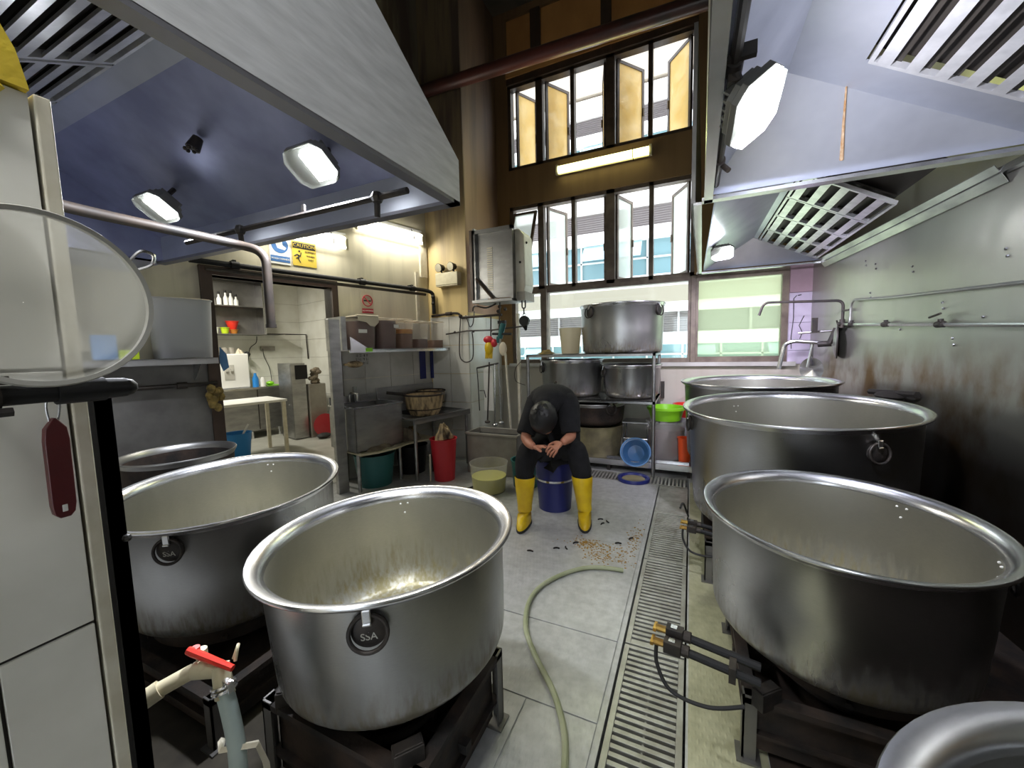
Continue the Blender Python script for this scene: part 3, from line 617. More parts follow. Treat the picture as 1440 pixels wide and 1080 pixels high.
mb = MB(); mb.tube([WP(-3.3, .10, 1.13), WP(-2.30, .10, 1.13)], .016, 8); mb.cyl(WP(-2.55, .10, 1.13), WP(-2.49, .10, 1.13), .026); solo('gas_pipe', mb, 'iron', 'black pipe across the steel lining below the wall shelf', 'pipe')
# black pipe in front of the tiled wall end
t_ = thing('gas_pipe', 'thick black pipe with coupling across the white tiled wall end', 'pipe', (-.755, .1, 1.305))
mb = MB(); mb.tube([(-.757, -1.2, 1.307), (-.757, .27, 1.307)], .0125, 14); obj('tube', mb, 'black_plastic', t_)
mb = MB(); mb.cyl((-.757, .215, 1.307), (-.757, .262, 1.307), .0165, seg=16); mb.cyl((-.757, .262, 1.307), (-.757, .285, 1.307), .0145, .0135, 16); mb.ball((-.757, .287, 1.307), .0125, 10); obj('coupling', mb, 'black_plastic', t_)
mb = MB(); mb.cyl((-.757, .155, 1.307), (-.757, .168, 1.307), .0165, seg=14); mb.box(-.80, -.757, .156, .167, 1.30, 1.314); mb.cyl((-.745, .161, 1.288), (-.745, .175, 1.288), .006, seg=6); mb.cyl((-.745, .161, 1.326), (-.745, .175, 1.326), .006, seg=6); obj('pipe_clamp', mb, 'iron', t_)
# gas stub post behind the wall end
mb = MB(); mb.box(-1.06, -1.0, .33, .355, 0, 1.29); mb.box(-1.012, -1.0, .25, .355, 0, 1.29); mb.ball((-.995, .352, 1.0), .008, 8); solo('angle_iron_post', mb, 'black_plastic', 'black angle iron post standing along the edge of the white tiled wall', 'post', smooth=False)
# steel wall water pipe with swing spout
t_ = thing('water_pipe', 'thin steel water pipe with fittings along the stained steel wall', 'pipe', (1.2, 3, 1.45))
mb = MB(); mb.tube([(xr(4.2)-.03, 4.2, 1.49), (xr(1.0)-.03, 1.0, 1.33)], .011, 8); obj('tube', mb, 'bright_steel', t_)
mb = MB()
for y in (4.0, 3.5, 2.95): z = 1.49-(4.2-y)*.05; mb.cyl((xr(y)-.03, y-.03, z), (xr(y)-.03, y+.03, z), .018); mb.cyl((xr(y)-.03, y, z), (xr(y)-.03, y, z+.03), .012)
mb.tube([(xr(3.0)-.045, 3.02, 1.47), (xr(3)-.05, 2.9, 1.485)], .006, 6); obj('fitting', mb, 'iron', t_)
t_ = thing('swing_spout', 'black swing spout reaching from the steel wall across the window', 'spout', (1.15, 4.15, 1.49))
mb = MB(); mb.tube(bend([(1.15, 4.16, 1.48), (1.15, 4.16, 1.685), (.60, 4.26, 1.715), (.565, 4.26, 1.60)], .05), .011, 10); obj('tube', mb, 'iron', t_)
mb = MB(); mb.cyl((1.15, 4.16, 1.46), (1.15, 4.16, 1.53), .02); mb.cyl((1.12, 4.16, 1.49), (1.18, 4.16, 1.49), .018); mb.tube([(1.15, 4.16, 1.60), (1.165, 4.06, 1.60)], .008, 8); obj('valve', mb, 'iron', t_)
mb = MB(); mb.tube(bend([(xr(4.03)-.03, 4.03, 1.48), (xr(4.03)-.03, 4.03, 1.675), (xr(3.45)-.03, 3.45, 1.63), (xr(2.2)-.03, 2.2, 1.57)], .08), .008, 8); solo('wall_conduit', mb, 'steel', 'thin grey conduit curving up and along the steel wall above the water pipe', 'pipe')

# ================================================================== BIG POTS
def make_pot(label, loc, R, h, tilt=(0, 0), handles=(), taper=.96, rimw=.026, mats=('pot_outside', 'pot_inside', 'pot_rim'), emblem='SSA', hs=1.0, group=None, wall=.008, bulge=.07):
    t_ = thing('stock_pot', label, 'cooking pot', loc, group)
    rb = R-rimw*.8; rl = rb*taper; c = bulge
    pr = [(.001, 0), (rl-c, 0)]
    for k in range(1, 7): a = PI/2*k/6; pr.append((rl-c+c*math.sin(a), c-c*math.cos(a)))
    pr += [(rl+(rb-rl)*.5, h*.5), (rb, h-.035)]
    no = len(pr)-1
    rim = [(R-.002, h-.010), (R, h-.004), (R-.003, h+.002), (R-rimw*.30, h+.002), (R-rimw*.65, h-.006), (rb-wall-.002, h-.022), (rb-wall-.003, h-.04)]
    pr += rim; ni = len(pr)-1
    pr += [(rl-wall+(rb-rl)*.5, h*.5), (rl-wall, c+.01), (rl-wall-c*.5, wall+c*.15), (rl-c-wall, wall), (.001, wall)]
    mids = [0]*no + [2]*(ni-no) + [1]*(len(pr)-1-ni)
    mb = MB(); mb.lathe(pr, 72, mids=mids); b_ = obj('body', mb, mats, t_, world=False, ang=50)
    for th, z, *o in handles:
        zz = h-.085*hs if z is None else z; rr = rb*(taper+(1-taper)*min(1, zz/h))
        er = Vector((math.cos(th), math.sin(th), 0)); et = Vector((-math.sin(th), math.cos(th), 0)); X = frame3(er*rr+ZV*zz, et, ZV, er)
        hd = MB(); hd.lathe([(.001, .012*hs), (.03*hs, .010*hs), (.043*hs, .006*hs), (.047*hs, -.004)], 28, X); q = obj('handle_plate', hd, 'iron', t_, world=False)
        if emblem: text('emblem', emblem, .026*hs, X @ Matrix.Translation((0, -.012*hs, .0105*hs)), 'grate_steel', q, .001)
        hd = MB(); hd.ring(X @ Vector((0, 0, .016*hs)), .046*hs, .0055*hs, er + ZV*.12); obj('ring_handle', hd, 'iron', t_, world=False)
        hd = MB(); hd.box(-.011*hs, .011*hs, .022*hs, .062*hs, -.004, .020*hs, X); hd.box(-.011*hs, .011*hs, .022*hs, .03*hs, .01*hs, .024*hs, X); obj('lug', hd, 'bright_steel', t_, world=False, smooth=False, bevel=.003)
        for dx, dz in ((-.015, .03), (.015, .03), (0, -.01)): hd = MB(); hd.ball((0, 0, 0), .0045, 8, X @ Matrix.Translation((dx, dz, -.011))); obj('rivet', hd, 'white_plastic', t_, world=False)
    t_.rotation_euler = (tilt[1], -tilt[0], 0); return t_
def at2(x, y): return math.atan2(y, x)
make_pot('large aluminium stock pot nearest the checker plate walkway, beside the coiled hose', (-.907, .994, .345), .417, .405, (.037, .015), ((at2(.193, -.294), None), (at2(-.193, .294), None)), .965, .046)
make_pot('large aluminium stock pot behind the red lever valve, partly behind the tiled wall', (-1.977, 1.097, .265), .468, .485, (-.022, .038), ((at2(.245, -.359), .40), (at2(-.245, .359), .40)), .965, .04)
make_pot('dark iron pot half hidden behind the stock pot by the doorway wall', (-2.92, 1.32, .29), .30, .46, (0, 0), (), .93, .02, ('soot_iron', 'soot_iron', 'steel'))
make_pot('large aluminium stock pot with browned base beside the drain gas valves', (.472, 1.709, .30), .423, .45, (-.010, .040), ((at2(.3, .28), None), (at2(.38, -.12), None)), .965, .042)
make_pot('biggest aluminium stock pot, second in the row along the steel wall', (.555, 2.75, .32), .578, .66, (.028, .038), ((at2(.206, -.449), .54), (at2(-.53, -.11), .57), (at2(-.2, .4), .54)), .965, .042, emblem=None)
make_pot('aluminium stock pot farthest along the steel wall, below the window', (.52, 3.93, .33), .59, .70, (.017, .008), (), .965, .042)
make_pot('grey stock pot cut off at the corner, nearest the photographer', (.648, .457, .30), .452, .45, (0, 0), (), .955, .052, ('pot_outside', 'pot_outside', 'pot_rim'))

# ================================================================== STOVE STANDS
def stand(label, cx, cy, wx, wy, top, panel=True, brk=()):
    t_ = thing('stove_stand', label, 'stove stand', (cx, cy, 0)); x0, x1, y0, y1 = cx-wx/2, cx+wx/2, cy-wy/2, cy+wy/2
    for (x, y) in ((x0, y0), (x1, y0), (x0, y1), (x1, y1)):
        sx = 1 if x == x0 else -1; sy = 1 if y == y0 else -1
        mb = MB(); mb.box(min(x, x+sx*.04), max(x, x+sx*.04), min(y, y+sy*.006), max(y, y+sy*.006), .006, top-.05); mb.box(min(x, x+sx*.006), max(x, x+sx*.006), min(y, y+sy*.04), max(y, y+sy*.04), .006, top-.05); mb.box(x-.035+sx*.02, x+.035+sx*.02, y-.035+sy*.02, y+.035+sy*.02, .004, .012)
        obj('leg', mb, 'dull_steel', t_, smooth=False)
    mb = MB()
    for y in (y0, y1-.04): mb.box(x0, x1, y, y+.04, top-.075, top-.055)
    for x in (x0, x1-.04): mb.box(x, x+.04, y0, y1, top-.075, top-.055)
    mb.box(x0, x1, cy-.015, cy+.015, .12, .15); obj('frame', mb, 'soot_iron', t_, smooth=False)
    mb = MB(); mb.box(x0+.01, x1-.01, y0+.01, y1-.01, .09, .10); obj('shade_sheet', mb, 'soot_iron', t_, smooth=False)  # added dark sheet that hides the lit floor and stands in for shade
    if panel:
        mb = MB(); g = .03
        mb.box(x0+g, x1-g, y0+g, y0+g+.006, .03, top-.06); mb.box(x0+g, x1-g, y1-g-.006, y1-g, .03, top-.06); mb.box(x0+g, x0+g+.006, y0+g, y1-g, .03, top-.06); mb.box(x1-g-.006, x1-g, y0+g, y1-g, .03, top-.06); obj('wind_guard', mb, 'soot_iron', t_, smooth=False)
    r = min(wx, wy)*.40
    mb = MB(); mb.lathe([(r, top-.05), (r, top-.0), (r-.012, top-.0), (r-.012, top-.05), (r, top-.05)], 36, Matrix.Translation((cx, cy, 0)))
    for k in range(6):
        a = PI/3*k+.35; mb.tube([(cx+(r-.16)*math.cos(a), cy+(r-.16)*math.sin(a), top-.028), (cx+(r+.02)*math.cos(a), cy+(r+.02)*math.sin(a), top-.028)], .012, 6)
    obj('ring_support', mb, 'soot_iron', t_)
    mb = MB()
    for q in (.06, .11, .16): mb.ring((cx, cy, top-.13), q, .014, seg=30, rs=6)
    mb.tube([(cx-.18, cy, top-.14), (cx+.18, cy, top-.14)], .014, 6); obj('burner', mb, 'iron', t_)
    for (bx, by, rz) in brk:
        X = Matrix.Translation((bx, by, top-.03)) @ Matrix.Rotation(rz, 4, 'Z'); mb = MB(); mb.box(-.04, .04, -.02, .02, -.04, .02, X); mb.box(-.036, .036, -.016, .016, .02, .024, X); obj('pot_rest', mb, 'iron', t_, smooth=False, bevel=.003)
    return t_
stand('black iron stove stand under the pot beside the coiled hose', -.90, .93, .60, .48, .330, True, ((-.66, .73, .9), (-1.14, .73, -.9)))
stand('black iron stove stand under the pot behind the red lever valve', -1.94, 1.06, .98, .78, .245)
stand('black iron stove stand beneath the dark iron pot', -2.92, 1.32, .5, .5, .28)
stand('black iron stove stand under the pot beside the drain gas valves', .50, 1.68, .66, .66, .278, True, ((.235, 1.36, .75), (.76, 1.40, -.75)))
stand('black iron stove stand under the biggest pot along the steel wall', .57, 2.76, .96, .78, .292)
stand('black iron stove stand below the pot beneath the window', .56, 3.95, .90, .9, .31)
stand('black iron stove stand under the pot nearest the photographer', .68, .47, .7, .7, .292)

# gas valves poking out over the drain
def gas_valve(label, loc, ang, s=1.0, hang=True):
    X = Matrix.Translation(loc) @ Matrix.Rotation(ang, 4, 'Z'); P_ = lambda x, y, z: X @ Vector((x*s, y*s, z*s))
    t_ = thing('gas_valve', label, 'gas valve', loc)
    for dy, dz in ((.022, .008), (-.022, -.012)):
        mb = MB(); mb.tube([P_(.06, dy, dz), P_(.30, dy, dz-.02)], .014*s, 10); obj('burner_pipe', mb, 'black_plastic', t_)
        mb = MB(); mb.box(.02, .075, dy-.018, dy+.018, dz-.02, dz+.02, X @ Matrix.Diagonal((s, s, s, 1))); mb.cyl(P_(.075, dy, dz), P_(.10, dy, dz), .019*s, seg=8)
        obj('valve_body', mb, 'iron', t_, smooth=False, bevel=.002)
        mb = MB(); mb.box(.035, .055, dy-.01, dy+.01, dz+.02, dz+.0225, X @ Matrix.Diagonal((s, s, s, 1))); obj('valve_tag', mb, 'bright_steel', t_, smooth=False)
        mb = MB(); mb.cyl(P_(-.015, dy, dz), P_(.02, dy, dz), .012*s, seg=8); mb.box(-.022, -.012, dy-.02, dy+.02, dz-.006, dz+.006, X @ Matrix.Diagonal((s, s, s, 1))); obj('brass_tap', mb, 'brass', t_)
    mb = MB(); mb.tube(bez([P_(-.005, -.02, -.02), P_(.0, -.03, -.09), P_(.05, -.05, -.15), P_(.16, -.05, -.155), P_(.26, -.02, -.13)]), .0065*s, 8); obj('pilot_hose', mb, 'black_rubber', t_)
    mb = MB(); mb.box(.215, .235, -.045, .04, -.05, .0, X @ Matrix.Diagonal((s, s, s, 1))); obj('pipe_bracket', mb, 'iron', t_, smooth=False)
    return t_
gas_valve('brass tipped double gas valve over the drain beside the browned pot', (-.085, 1.37, .345), -.12)
gas_valve('farther double gas valve over the drain beside the biggest pot', (-.02, 2.42, .30), -.1, .9)
mb = MB(); mb.tube(bez([(-.0, 3.25, .02), (.0, 3.0, .12), (-.03, 2.8, .28), (-.045, 2.64, .31)]), .007, 8); solo('rubber_hose', mb, 'black_rubber', 'thin black hose hanging down to the drain beside the biggest pot', 'hose')

# ================================================================== DRAIN GRATES
def grate(label, y0, y1, plain=False):
    x0, x1 = -.252, -.004; mb = MB(); w = .022
    mb.box(x0, x0+w, y0, y1, -.03, 0); mb.box(x1-w, x1, y0, y1, -.03, 0); mb.box(x0+w, x1-w, y0, y0+.018, -.03, 0); mb.box(x0+w, x1-w, y1-.018, y1, -.03, 0)
    if plain: mb.box(x0+w, x1-w, y0+.018, y1-.018, -.008, -.003)
    else:
        n_ = max(2, round((y1-y0-.036)/.030)); st = (y1-y0-.036)/n_
        for k in range(n_): mb.box(x0+w, x1-w, y0+.018+k*st, y0+.018+k*st+st*.55, -.024, -.002)
    mb.box(x0+.12, x0+.128, y0+.018, y1-.018, -.03, -.012)
    solo('drain_grate', mb, 'grate_steel', label, 'drain grate', 'walkway drain grates', smooth=False, bevel=.0015)
grate('slotted steel drain grate nearest the photographer', .35, 1.02); grate('slotted drain grate passing beside the brass gas valve', 1.03, 1.72)
grate('slotted drain grate beyond the brass gas valve, level with the end of the hose', 1.73, 2.50); grate('slotted drain grate in front of the stained floor by the seated person', 2.51, 3.28); grate('plain steel drain cover at the far end of the walkway drain', 3.29, 3.915, True)
mb = MB(); x0, x1 = -1.59, -.01
mb.box(x0, x1, 3.935, 3.955, -.03, 0); mb.box(x0, x1, 4.175, 4.195, -.03, 0)
for k in range(46): mb.box(x0+k*(x1-x0)/46, x0+(k+.5)*(x1-x0)/46, 3.955, 4.175, -.026, -.002)
solo('drain_grate', mb, 'grate_steel', 'long slotted grate across the walkway in front of the pot rack', 'drain grate', 'walkway drain grates', smooth=False)
# hose on the floor
mb = MB(); mb.tube(bez([(-.30, .70, .018), (-.345, 1.09, .018), (-.44, 1.30, .018), (-.60, 1.48, .018), (-.70, 1.62, .018), (-.755, 1.80, .018), (-.742, 1.96, .018), (-.66, 2.12, .018), (-.56, 2.225, .018), (-.45, 2.27, .018), (-.345, 2.285, .018)], 8), .0125, 10)
solo('garden_hose', mb, 'hose_green', 'pale green hose curving over the floor plates beside the stock pot', 'hose')
# floor dirt
mb = MB()
for k in range(520):
    c = rnd.choice(((-.52, 2.52, .17, .06), (-.50, 2.40, .14, .05), (-.33, 2.72, .05, .16), (-.62, 2.55, .08, .05)))
    x = rnd.gauss(c[0], c[2]*.6); y = rnd.gauss(c[1], c[3]*.7); s = rnd.uniform(.002, .006)
    if x < -.29: mb.box(x-s, x+s, y-s*.6, y+s*.6, .004, .005+s*.4, None)
o = solo('crumbs', mb, 'crumbs', 'scattered brown food crumbs on the floor in front of the yellow boots', 'crumbs', smooth=False); o['kind'] = 'stuff'
for k, (x, y, a) in enumerate(((-.80, 2.40, .4), (-.74, 2.43, 2.2), (-.70, 2.52, .8), (-.59, 2.88, 1.2), (-.56, 2.93, 2.3), (-.62, 2.95, .5), (-.43, 2.62, .3), (-.36, 2.72, 1.0), (-.95, 2.30, .1))):
    X = Matrix.Translation((x, y, .005)) @ Matrix.Rotation(a, 4, 'Z'); mb = MB(); mb.tube(bez([X @ Vector((-.022, 0, .004)), X @ Vector((0, .005, .006)), X @ Vector((.022, -.002, .004))], 4), [.002]+[.005]*7+[.002], 6)
    solo('charred_scrap', mb, 'charred', 'small charred food scrap lying on the floor near the yellow boots', 'food scrap', 'charred scraps on the floor')
# red lever water valve with hose
t_ = thing('water_valve', 'beige water valve with red lever feeding a pale hose', 'valve', (-1.1, .47, .58))
mb = MB(); mb.tube([(-1.14, .36, .552), (-1.12, .41, .575), (-1.085, .475, .590)], .017, 12); mb.cyl((-1.125, .395, .569), (-1.113, .42, .579), .021); obj('inlet_pipe', mb, 'beige_plastic', t_)
mb = MB(); mb.ball((-1.065, .492, .592), (.026, .024, .022), 12); mb.cyl((-1.085, .475, .590), (-1.03, .505, .590), .019); mb.cyl((-1.095, .50, .60), (-1.095, .50, .625), .012); mb.cyl((-1.03, .505, .600), (-1.005, .497, .535), .019, .021); mb.tube(bez([(-1.02, .53, .60), (-1.015, .54, .63), (-1.0, .53, .635), (-.995, .52, .61)], 5), .004, 6); obj('valve_body', mb, 'beige_plastic', t_)
mb = MB(); mb.ring((-1.012, .499, .56), .023, .004, (.3, -.1, -.9)); mb.ring((-1.008, .498, .55), .023, .004, (.3, -.1, -.9)); mb.box(-1.0, -.975, .49, .503, .555, .58); obj('hose_clamp', mb, 'bright_steel', t_)
a, b_ = Vector((-1.10, .475, .638)), Vector((-.985, .508, .604)); mb = MB(); mb.tube([a, a.lerp(b_, .12), b_], [.009, .010, .0075], 8); mb.cyl((-1.09, .485, .625), (-1.09, .485, .642), .010); obj('lever', mb, 'scarlet', t_, label='red lever handle')
mb = MB(); mb.tube(bez([(-1.006, .497, .548), (-.985, .494, .50), (-.965, .490, .44), (-.955, .485, .36), (-.95, .48, .2), (-.95, .48, .02)], 6), .0185, 12); obj('hose', mb, 'pale_hose', t_)
mb = MB(); mb.tube([(-1.01, .483, .43), (-.985, .468, .43), (-.922, .512, .43), (-.925, .53, .36), (-.93, .55, .02)], .008, 4); solo('steel_strap_bracket', mb, 'near_trim', 'bent flat steel bracket holding the pale hose', 'bracket', smooth=False)

# ================================================================== NEAR THE TILED WALL END
t_ = thing('mesh_strainer', 'big round wire mesh strainer resting on the black pipe, seen through', 'strainer', (-.72, .2, 1.32))
cc = Vector((-.722, .205, 1.424)); X = frame3(cc, (0, 1, 0), (0, 0, 1), (1, 0, 0))
mb = MB(); mb.lathe([(.104*math.sin(PI/2*k/14)+.0005, -.062*math.cos(PI/2*k/14)) for k in range(15)], 56, X); obj('mesh_bowl', mb, 'wire_mesh', t_)
mb = MB(); mb.lathe([(.101, .004), (.1065, .005), (.1085, 0), (.1065, -.008), (.1025, -.008), (.101, .004)], 64, X); obj('rim', mb, 'wire_rim', t_)
p = lambda a, r, x=0: X @ Vector((r*math.cos(a), r*math.sin(a), x))
mb = MB(); mb.tube(bez([p(.62, .107), p(.66, .126, .002), p(.58, .136, .002), p(.50, .126, .002), p(.49, .107)], 5), .0022, 6); obj('hook', mb, 'bright_steel', t_)
mb = MB(); mb.tube([p(PI-.1, .106), p(PI-.1, .25)], .004, 6); mb.tube([p(PI+.1, .106), p(PI+.06, .25)], .004, 6); mb.tube([p(PI, .25), p(PI, .42)], .014, 10); obj('handle', mb, 'steel', t_)
t_ = thing('scraper', 'dark maroon plastic scraper handle hanging on a wire below the black pipe', 'handle', (-.77, .216, 1.13))
X = frame3((-.775, .2155, 1.272), (0, 1, 0), (0, .012, 1), (1, 0, 0))
o_ = [(-.0100, -.014), (-.0115, -.03), (-.0112, -.118), (-.0098, -.130), (-.005, -.136), (.005, -.136), (.0098, -.130), (.0115, -.118), (.0115, -.03), (.0100, -.014), (.001, 0), (-.001, 0)]
mb = MB(); mb.prism([(x, y, -.006) for x, y in o_], (0, 0, .012), X); q = obj('grip', mb, 'maroon', t_, smooth=True, bevel=.003)
mb = MB(); mb.box(-.0028, .0028, -.128, -.118, -.0066, .0066, X); obj('hang_hole', mb, 'white_plastic', t_, smooth=False, bevel=.001)
mb = MB(); mb.tube(bez([X @ Vector((-.004, -.004, 0)), X @ Vector((-.006, .02, .004)), X @ Vector((0, .048, .016)), X @ Vector((.006, .02, .004)), X @ Vector((.004, -.004, 0))], 5), .0013, 6); obj('wire_loop', mb, 'bright_steel', t_)

# ================================================================== DOORWAY WALL: shelf, signs, tub
t_ = thing('wall_shelf', 'grey steel wall shelf beside the doorway holding the milky tub', 'shelf', WP(-2.75, 0, 1.3))
mb = MB(); mb.box(-3.3, -2.33, 0, .30, 1.325, 1.335, WM); mb.box(-3.3, -2.33, .29, .30, 1.29, 1.335, WM); obj('board', mb, 'steel', t_, smooth=False)
for s in (-3.0, -2.42):
    mb = MB(); mb.prism([WP(s, .0, 1.325), WP(s, .27, 1.325), WP(s, 0, 1.15)], WU*.006); obj('bracket', mb, 'steel', t_, smooth=False)
def tub(name, label, s, o, z, sx, so, h, mm, contents=(), lab=None, taper=.9, group=None, top=None, cat='tub'):
    """rectangular plastic tub with rounded corners"""
    t_ = thing(name, label, cat, WP(s, o, z), group)
    def ringp(k, zz, off=0):
        f = taper+(1-taper)*k; out = []
        for a in range(24):
            q = 2*PI*a/24; c_ = math.copysign(abs(math.cos(q))**.45, math.cos(q)); s_ = math.copysign(abs(math.sin(q))**.45, math.sin(q)); out.append(WP(s+(sx/2*f-off)*c_, o+(so/2*f-off)*s_, zz))
        return out
    def shell(rings):
        mb = MB(); n = 24; vs = [p for r in rings for p in r]; fs = []
        for i in range(len(rings)-1):
            for k in range(n): fs.append((i*n+k, i*n+(k+1) % n, (i+1)*n+(k+1) % n, (i+1)*n+k))
        fs.append(tuple(range(n-1, -1, -1))); return mb.add(vs, fs)
    mb = shell([ringp(0, z+.002), ringp(1, z+h-.008), ringp(1.0, z+h-.008, -.007), ringp(1.0, z+h, -.007), ringp(1, z+h, .002)]); obj('tub_shell', mb, mm, t_)
    q_ = ringp(1, z+h, .003); mb = MB(); mb.tube(q_, .005, 6, True); obj('tub_rim', mb, 'cloth_white', t_)
    for (k0, k1, cm, nm) in contents:
        mb = shell([ringp(k0, z+h*k0+.004, .004), ringp(k1, z+h*k1, .004)]); r_ = ringp(k1, z+h*k1, .004); mb.add(r_, [tuple(range(24))]); obj(nm, mb, cm, t_)
    if lab: mb = MB(); x0, x1, z0, z1 = lab; mb.box(x0, x1, o+so/2*1.0-.002, o+so/2+.004, z0, z1, WM); obj('paper_label', mb, 'paper_white', t_, smooth=False)
    return t_
tub('storage_tub', 'milky white plastic tub with dark dregs on the wall shelf beside the doorway', -2.50, .15, 1.335, .36, .26, .43, 'milky_grey', ((0.0, .14, 'soy', 'dregs'),))
mb = MB(); mb.box(-2.86, -2.76, .10, .26, 1.336, 1.40, WM); solo('sponge_pack', mb, 'lime', 'yellow green sponge pack on the wall shelf beside the milky tub', 'sponge', smooth=False, bevel=.006)
mb = MB(); mb.prism([WP(-2.98, .22, 1.336), WP(-2.86, .24, 1.336), WP(-2.86, .24, 1.50), WP(-2.98, .22, 1.50)], WN*-.05); solo('plastic_packet', mb, 'sky_blue', 'blue plastic packet on the wall shelf seen through the mesh strainer', 'packet', smooth=False, bevel=.008)
mb = MB()
for k in range(14): mb.ball(WP(-2.33+rnd.gauss(0, .025), .12+rnd.gauss(0, .02), 1.10-k*.012+rnd.gauss(0, .01)), (.03, .03, .035), 8)
solo('rag', mb, 'tawny_rag', 'tawny rag tied on the pipe end beside the doorway', 'rag')
mb = MB(); mb.prism([WP(-2.24, .02, 1.42), WP(-2.20, .03, 1.36), WP(-2.19, .03, 1.25), WP(-2.23, .03, 1.22), WP(-2.25, .02, 1.3)], WN*.01); solo('blue_cloth', mb, 'sky_blue', 'pale blue cloth hanging on the dark door frame', 'cloth', smooth=False)
# signs
def wsign(name, label, s0, s1, z0, z1, m_): t_ = thing(name, label, 'sign', WP((s0+s1)/2, 0, z0)); mb = MB(); mb.box(s0, s1, .002, .006, z0, z1, WM); q = obj('board', mb, m_, t_, smooth=False); return t_, q
t_, q = wsign('hand_wash_sign', 'white sign with blue disc and blue text bar above the doorway', -1.80, -1.625, 2.165, 2.43, 'paper_white')
X = wtext(-1.712, .0065, 2.335); mb = MB(); mb.lathe([(.001, 0), (.072, 0), (.072, .001), (.001, .001)], 32, X); obj('blue_disc', mb, 'sign_blue', t_, smooth=False)
mb = MB(); mb.prism([X @ Vector(p) for p in ((-.01, .045, .0012), (.02, .05, .0012), (.025, .0, .0012), (.055, -.02, .0012), (.04, -.04, .0012), (-.02, -.03, .0012), (-.035, .01, .0012))], WN*.0008); obj('pictogram', mb, 'paper_white', t_, smooth=False)
mb = MB(); mb.box(-1.795, -1.63, .0065, .0075, 2.185, 2.238, WM); obj('text_bar', mb, 'sign_blue', t_, smooth=False); text('lettering', 'WASH HANDS', .024, wtext(-1.7125, .008, 2.211), 'paper_white', t_)
t_, q = wsign('caution_sign', 'yellow caution sign with slipping figure above the doorway', -1.605, -1.385, 2.175, 2.40, 'sign_yellow')
mb = MB(); mb.box(-1.598, -1.392, .0065, .0075, 2.335, 2.388, WM); obj('header_bar', mb, 'ink', t_, smooth=False); text('lettering', 'CAUTION', .045, wtext(-1.495, .008, 2.361), 'sign_yellow', t_)
for k, w_ in enumerate(('SLIPPERY', 'WHEN', 'WET')): text('lettering', w_, .026, wtext(-1.44, .008, 2.31-k*.036), 'ink', t_)
X = wtext(-1.555, .0068, 2.26); mb = MB()
for a, b_ in (((-.035, .0), (-.01, .02)), ((-.01, .02), (.02, .005)), ((.02, .005), (.03, .04)), ((-.0, .012), (.005, -.03)), ((.005, -.03), (.02, -.055)), ((.02, .005), (-.02, -.02))): mb.tube([X @ Vector((*a, 0)), X @ Vector((*b_, 0))], .0045, 5)
mb.ball(X @ Vector((.012, .05, 0)), .009, 8); obj('slipping_figure', mb, 'ink', t_)
t_, q = wsign('no_smoking_sign', 'faded no smoking sign with red ring above the sauce tubs', -.93, -.785, 1.765, 2.0, 'cream_paint')
X = wtext(-.857, .0066, 1.905); mb = MB(); mb.ring(X @ Vector((0, 0, 0)), .058, .006, WN, 32, 5); mb.tube([X @ Vector((-.04, .04, 0)), X @ Vector((.04, -.04, 0))], .006, 5); obj('ring_mark', mb, 'sign_red', t_)
mb = MB(); mb.box(-.045, .04, -.008, .006, -.002, .001, X); mb.tube([X @ Vector((.045, .0, 0)), X @ Vector((.05, .02, 0))], .003, 4); obj('cigarette_mark', mb, 'ink', t_, smooth=False)
mb = MB(); mb.box(-.925, -.79, .0062, .0072, 1.772, 1.82, WM); obj('text_bar', mb, 'sign_red', t_, smooth=False); text('lettering', 'NO SMOKING', .021, wtext(-.857, .0078, 1.796), 'paper_white', t_)
t_, q = wsign('notice', 'small faded notice with black handwritten characters on the tiles under the shelf', -1.05, -.87, 1.20, 1.34, 'grey_tile')
mb = MB(); rr = random.Random(3)
for r_ in range(3):
    for c_ in range(4):
        for j in range(5):
            a = rr.uniform(-.014, .014); b2 = rr.uniform(-.014, .014); hz = rr.random() < .5; X = wtext(-1.02+c_*.04, .0066, 1.315-r_*.042)
            p0 = Vector((-.014, b2, 0)) if hz else Vector((a, -.015, 0)); p1 = Vector((.014, b2+rr.uniform(-.004, .004), 0)) if hz else Vector((a+rr.uniform(-.006, .006), .015, 0)); mb.tube([X @ p0, X @ p1], .0024, 4)
obj('characters', mb, 'ink', t_)

# steel upright, shelf with sauce tubs
mb = MB(); mb.box(-1.49, -1.385, .31, .36, .004, 1.66, WM); solo('steel_upright', mb, 'steel', 'tall grey steel end panel between the doorway and the sink', 'panel', smooth=False, bevel=.004)
t_ = thing('wall_shelf', 'long white edged steel shelf carrying the sauce tubs', 'shelf', WP(-.7, 0, 1.35))
mb = MB(); mb.box(-1.30, .0, .02, .36, 1.365, 1.378, WM); mb.box(-1.30, .0, .35, .36, 1.345, 1.378, WM); obj('board', mb, 'bright_steel', t_, smooth=False)
mb = MB(); mb.box(-.03, .0, .02, .05, 1.0, 1.36, WM); mb.box(-.19, -.10, .012, .02, 1.0, 1.36, WM); obj('shelf_bracket', mb, 'blue_plastic', t_, smooth=False)
mb = MB(); mb.prism([WP(-1.29, .365, 1.36), WP(-1.06, .365, 1.36), WP(-1.29, .365, 1.50)], WN*-.006); solo('shelf_corner_guard', mb, 'bright_steel', 'triangular steel corner guard at the near end of the sauce tub shelf', 'guard', smooth=False)
mb = MB(); mb.box(-1.13, -1.06, .366, .374, 1.352, 1.39, WM); solo('shelf_clip', mb, 'green_plastic', 'bright green clip on the edge of the sauce tub shelf', 'clip', smooth=False, bevel=.004)
z_ = 1.379
tub('sauce_tub', 'sauce tub with dark sauce and white cloth over its rim, nearest the doorway', -1.07, .18, z_, .25, .28, .325, 'milky', ((0, .86, 'soy', 'sauce'),), (-1.17, -1.08, 1.54, 1.575))
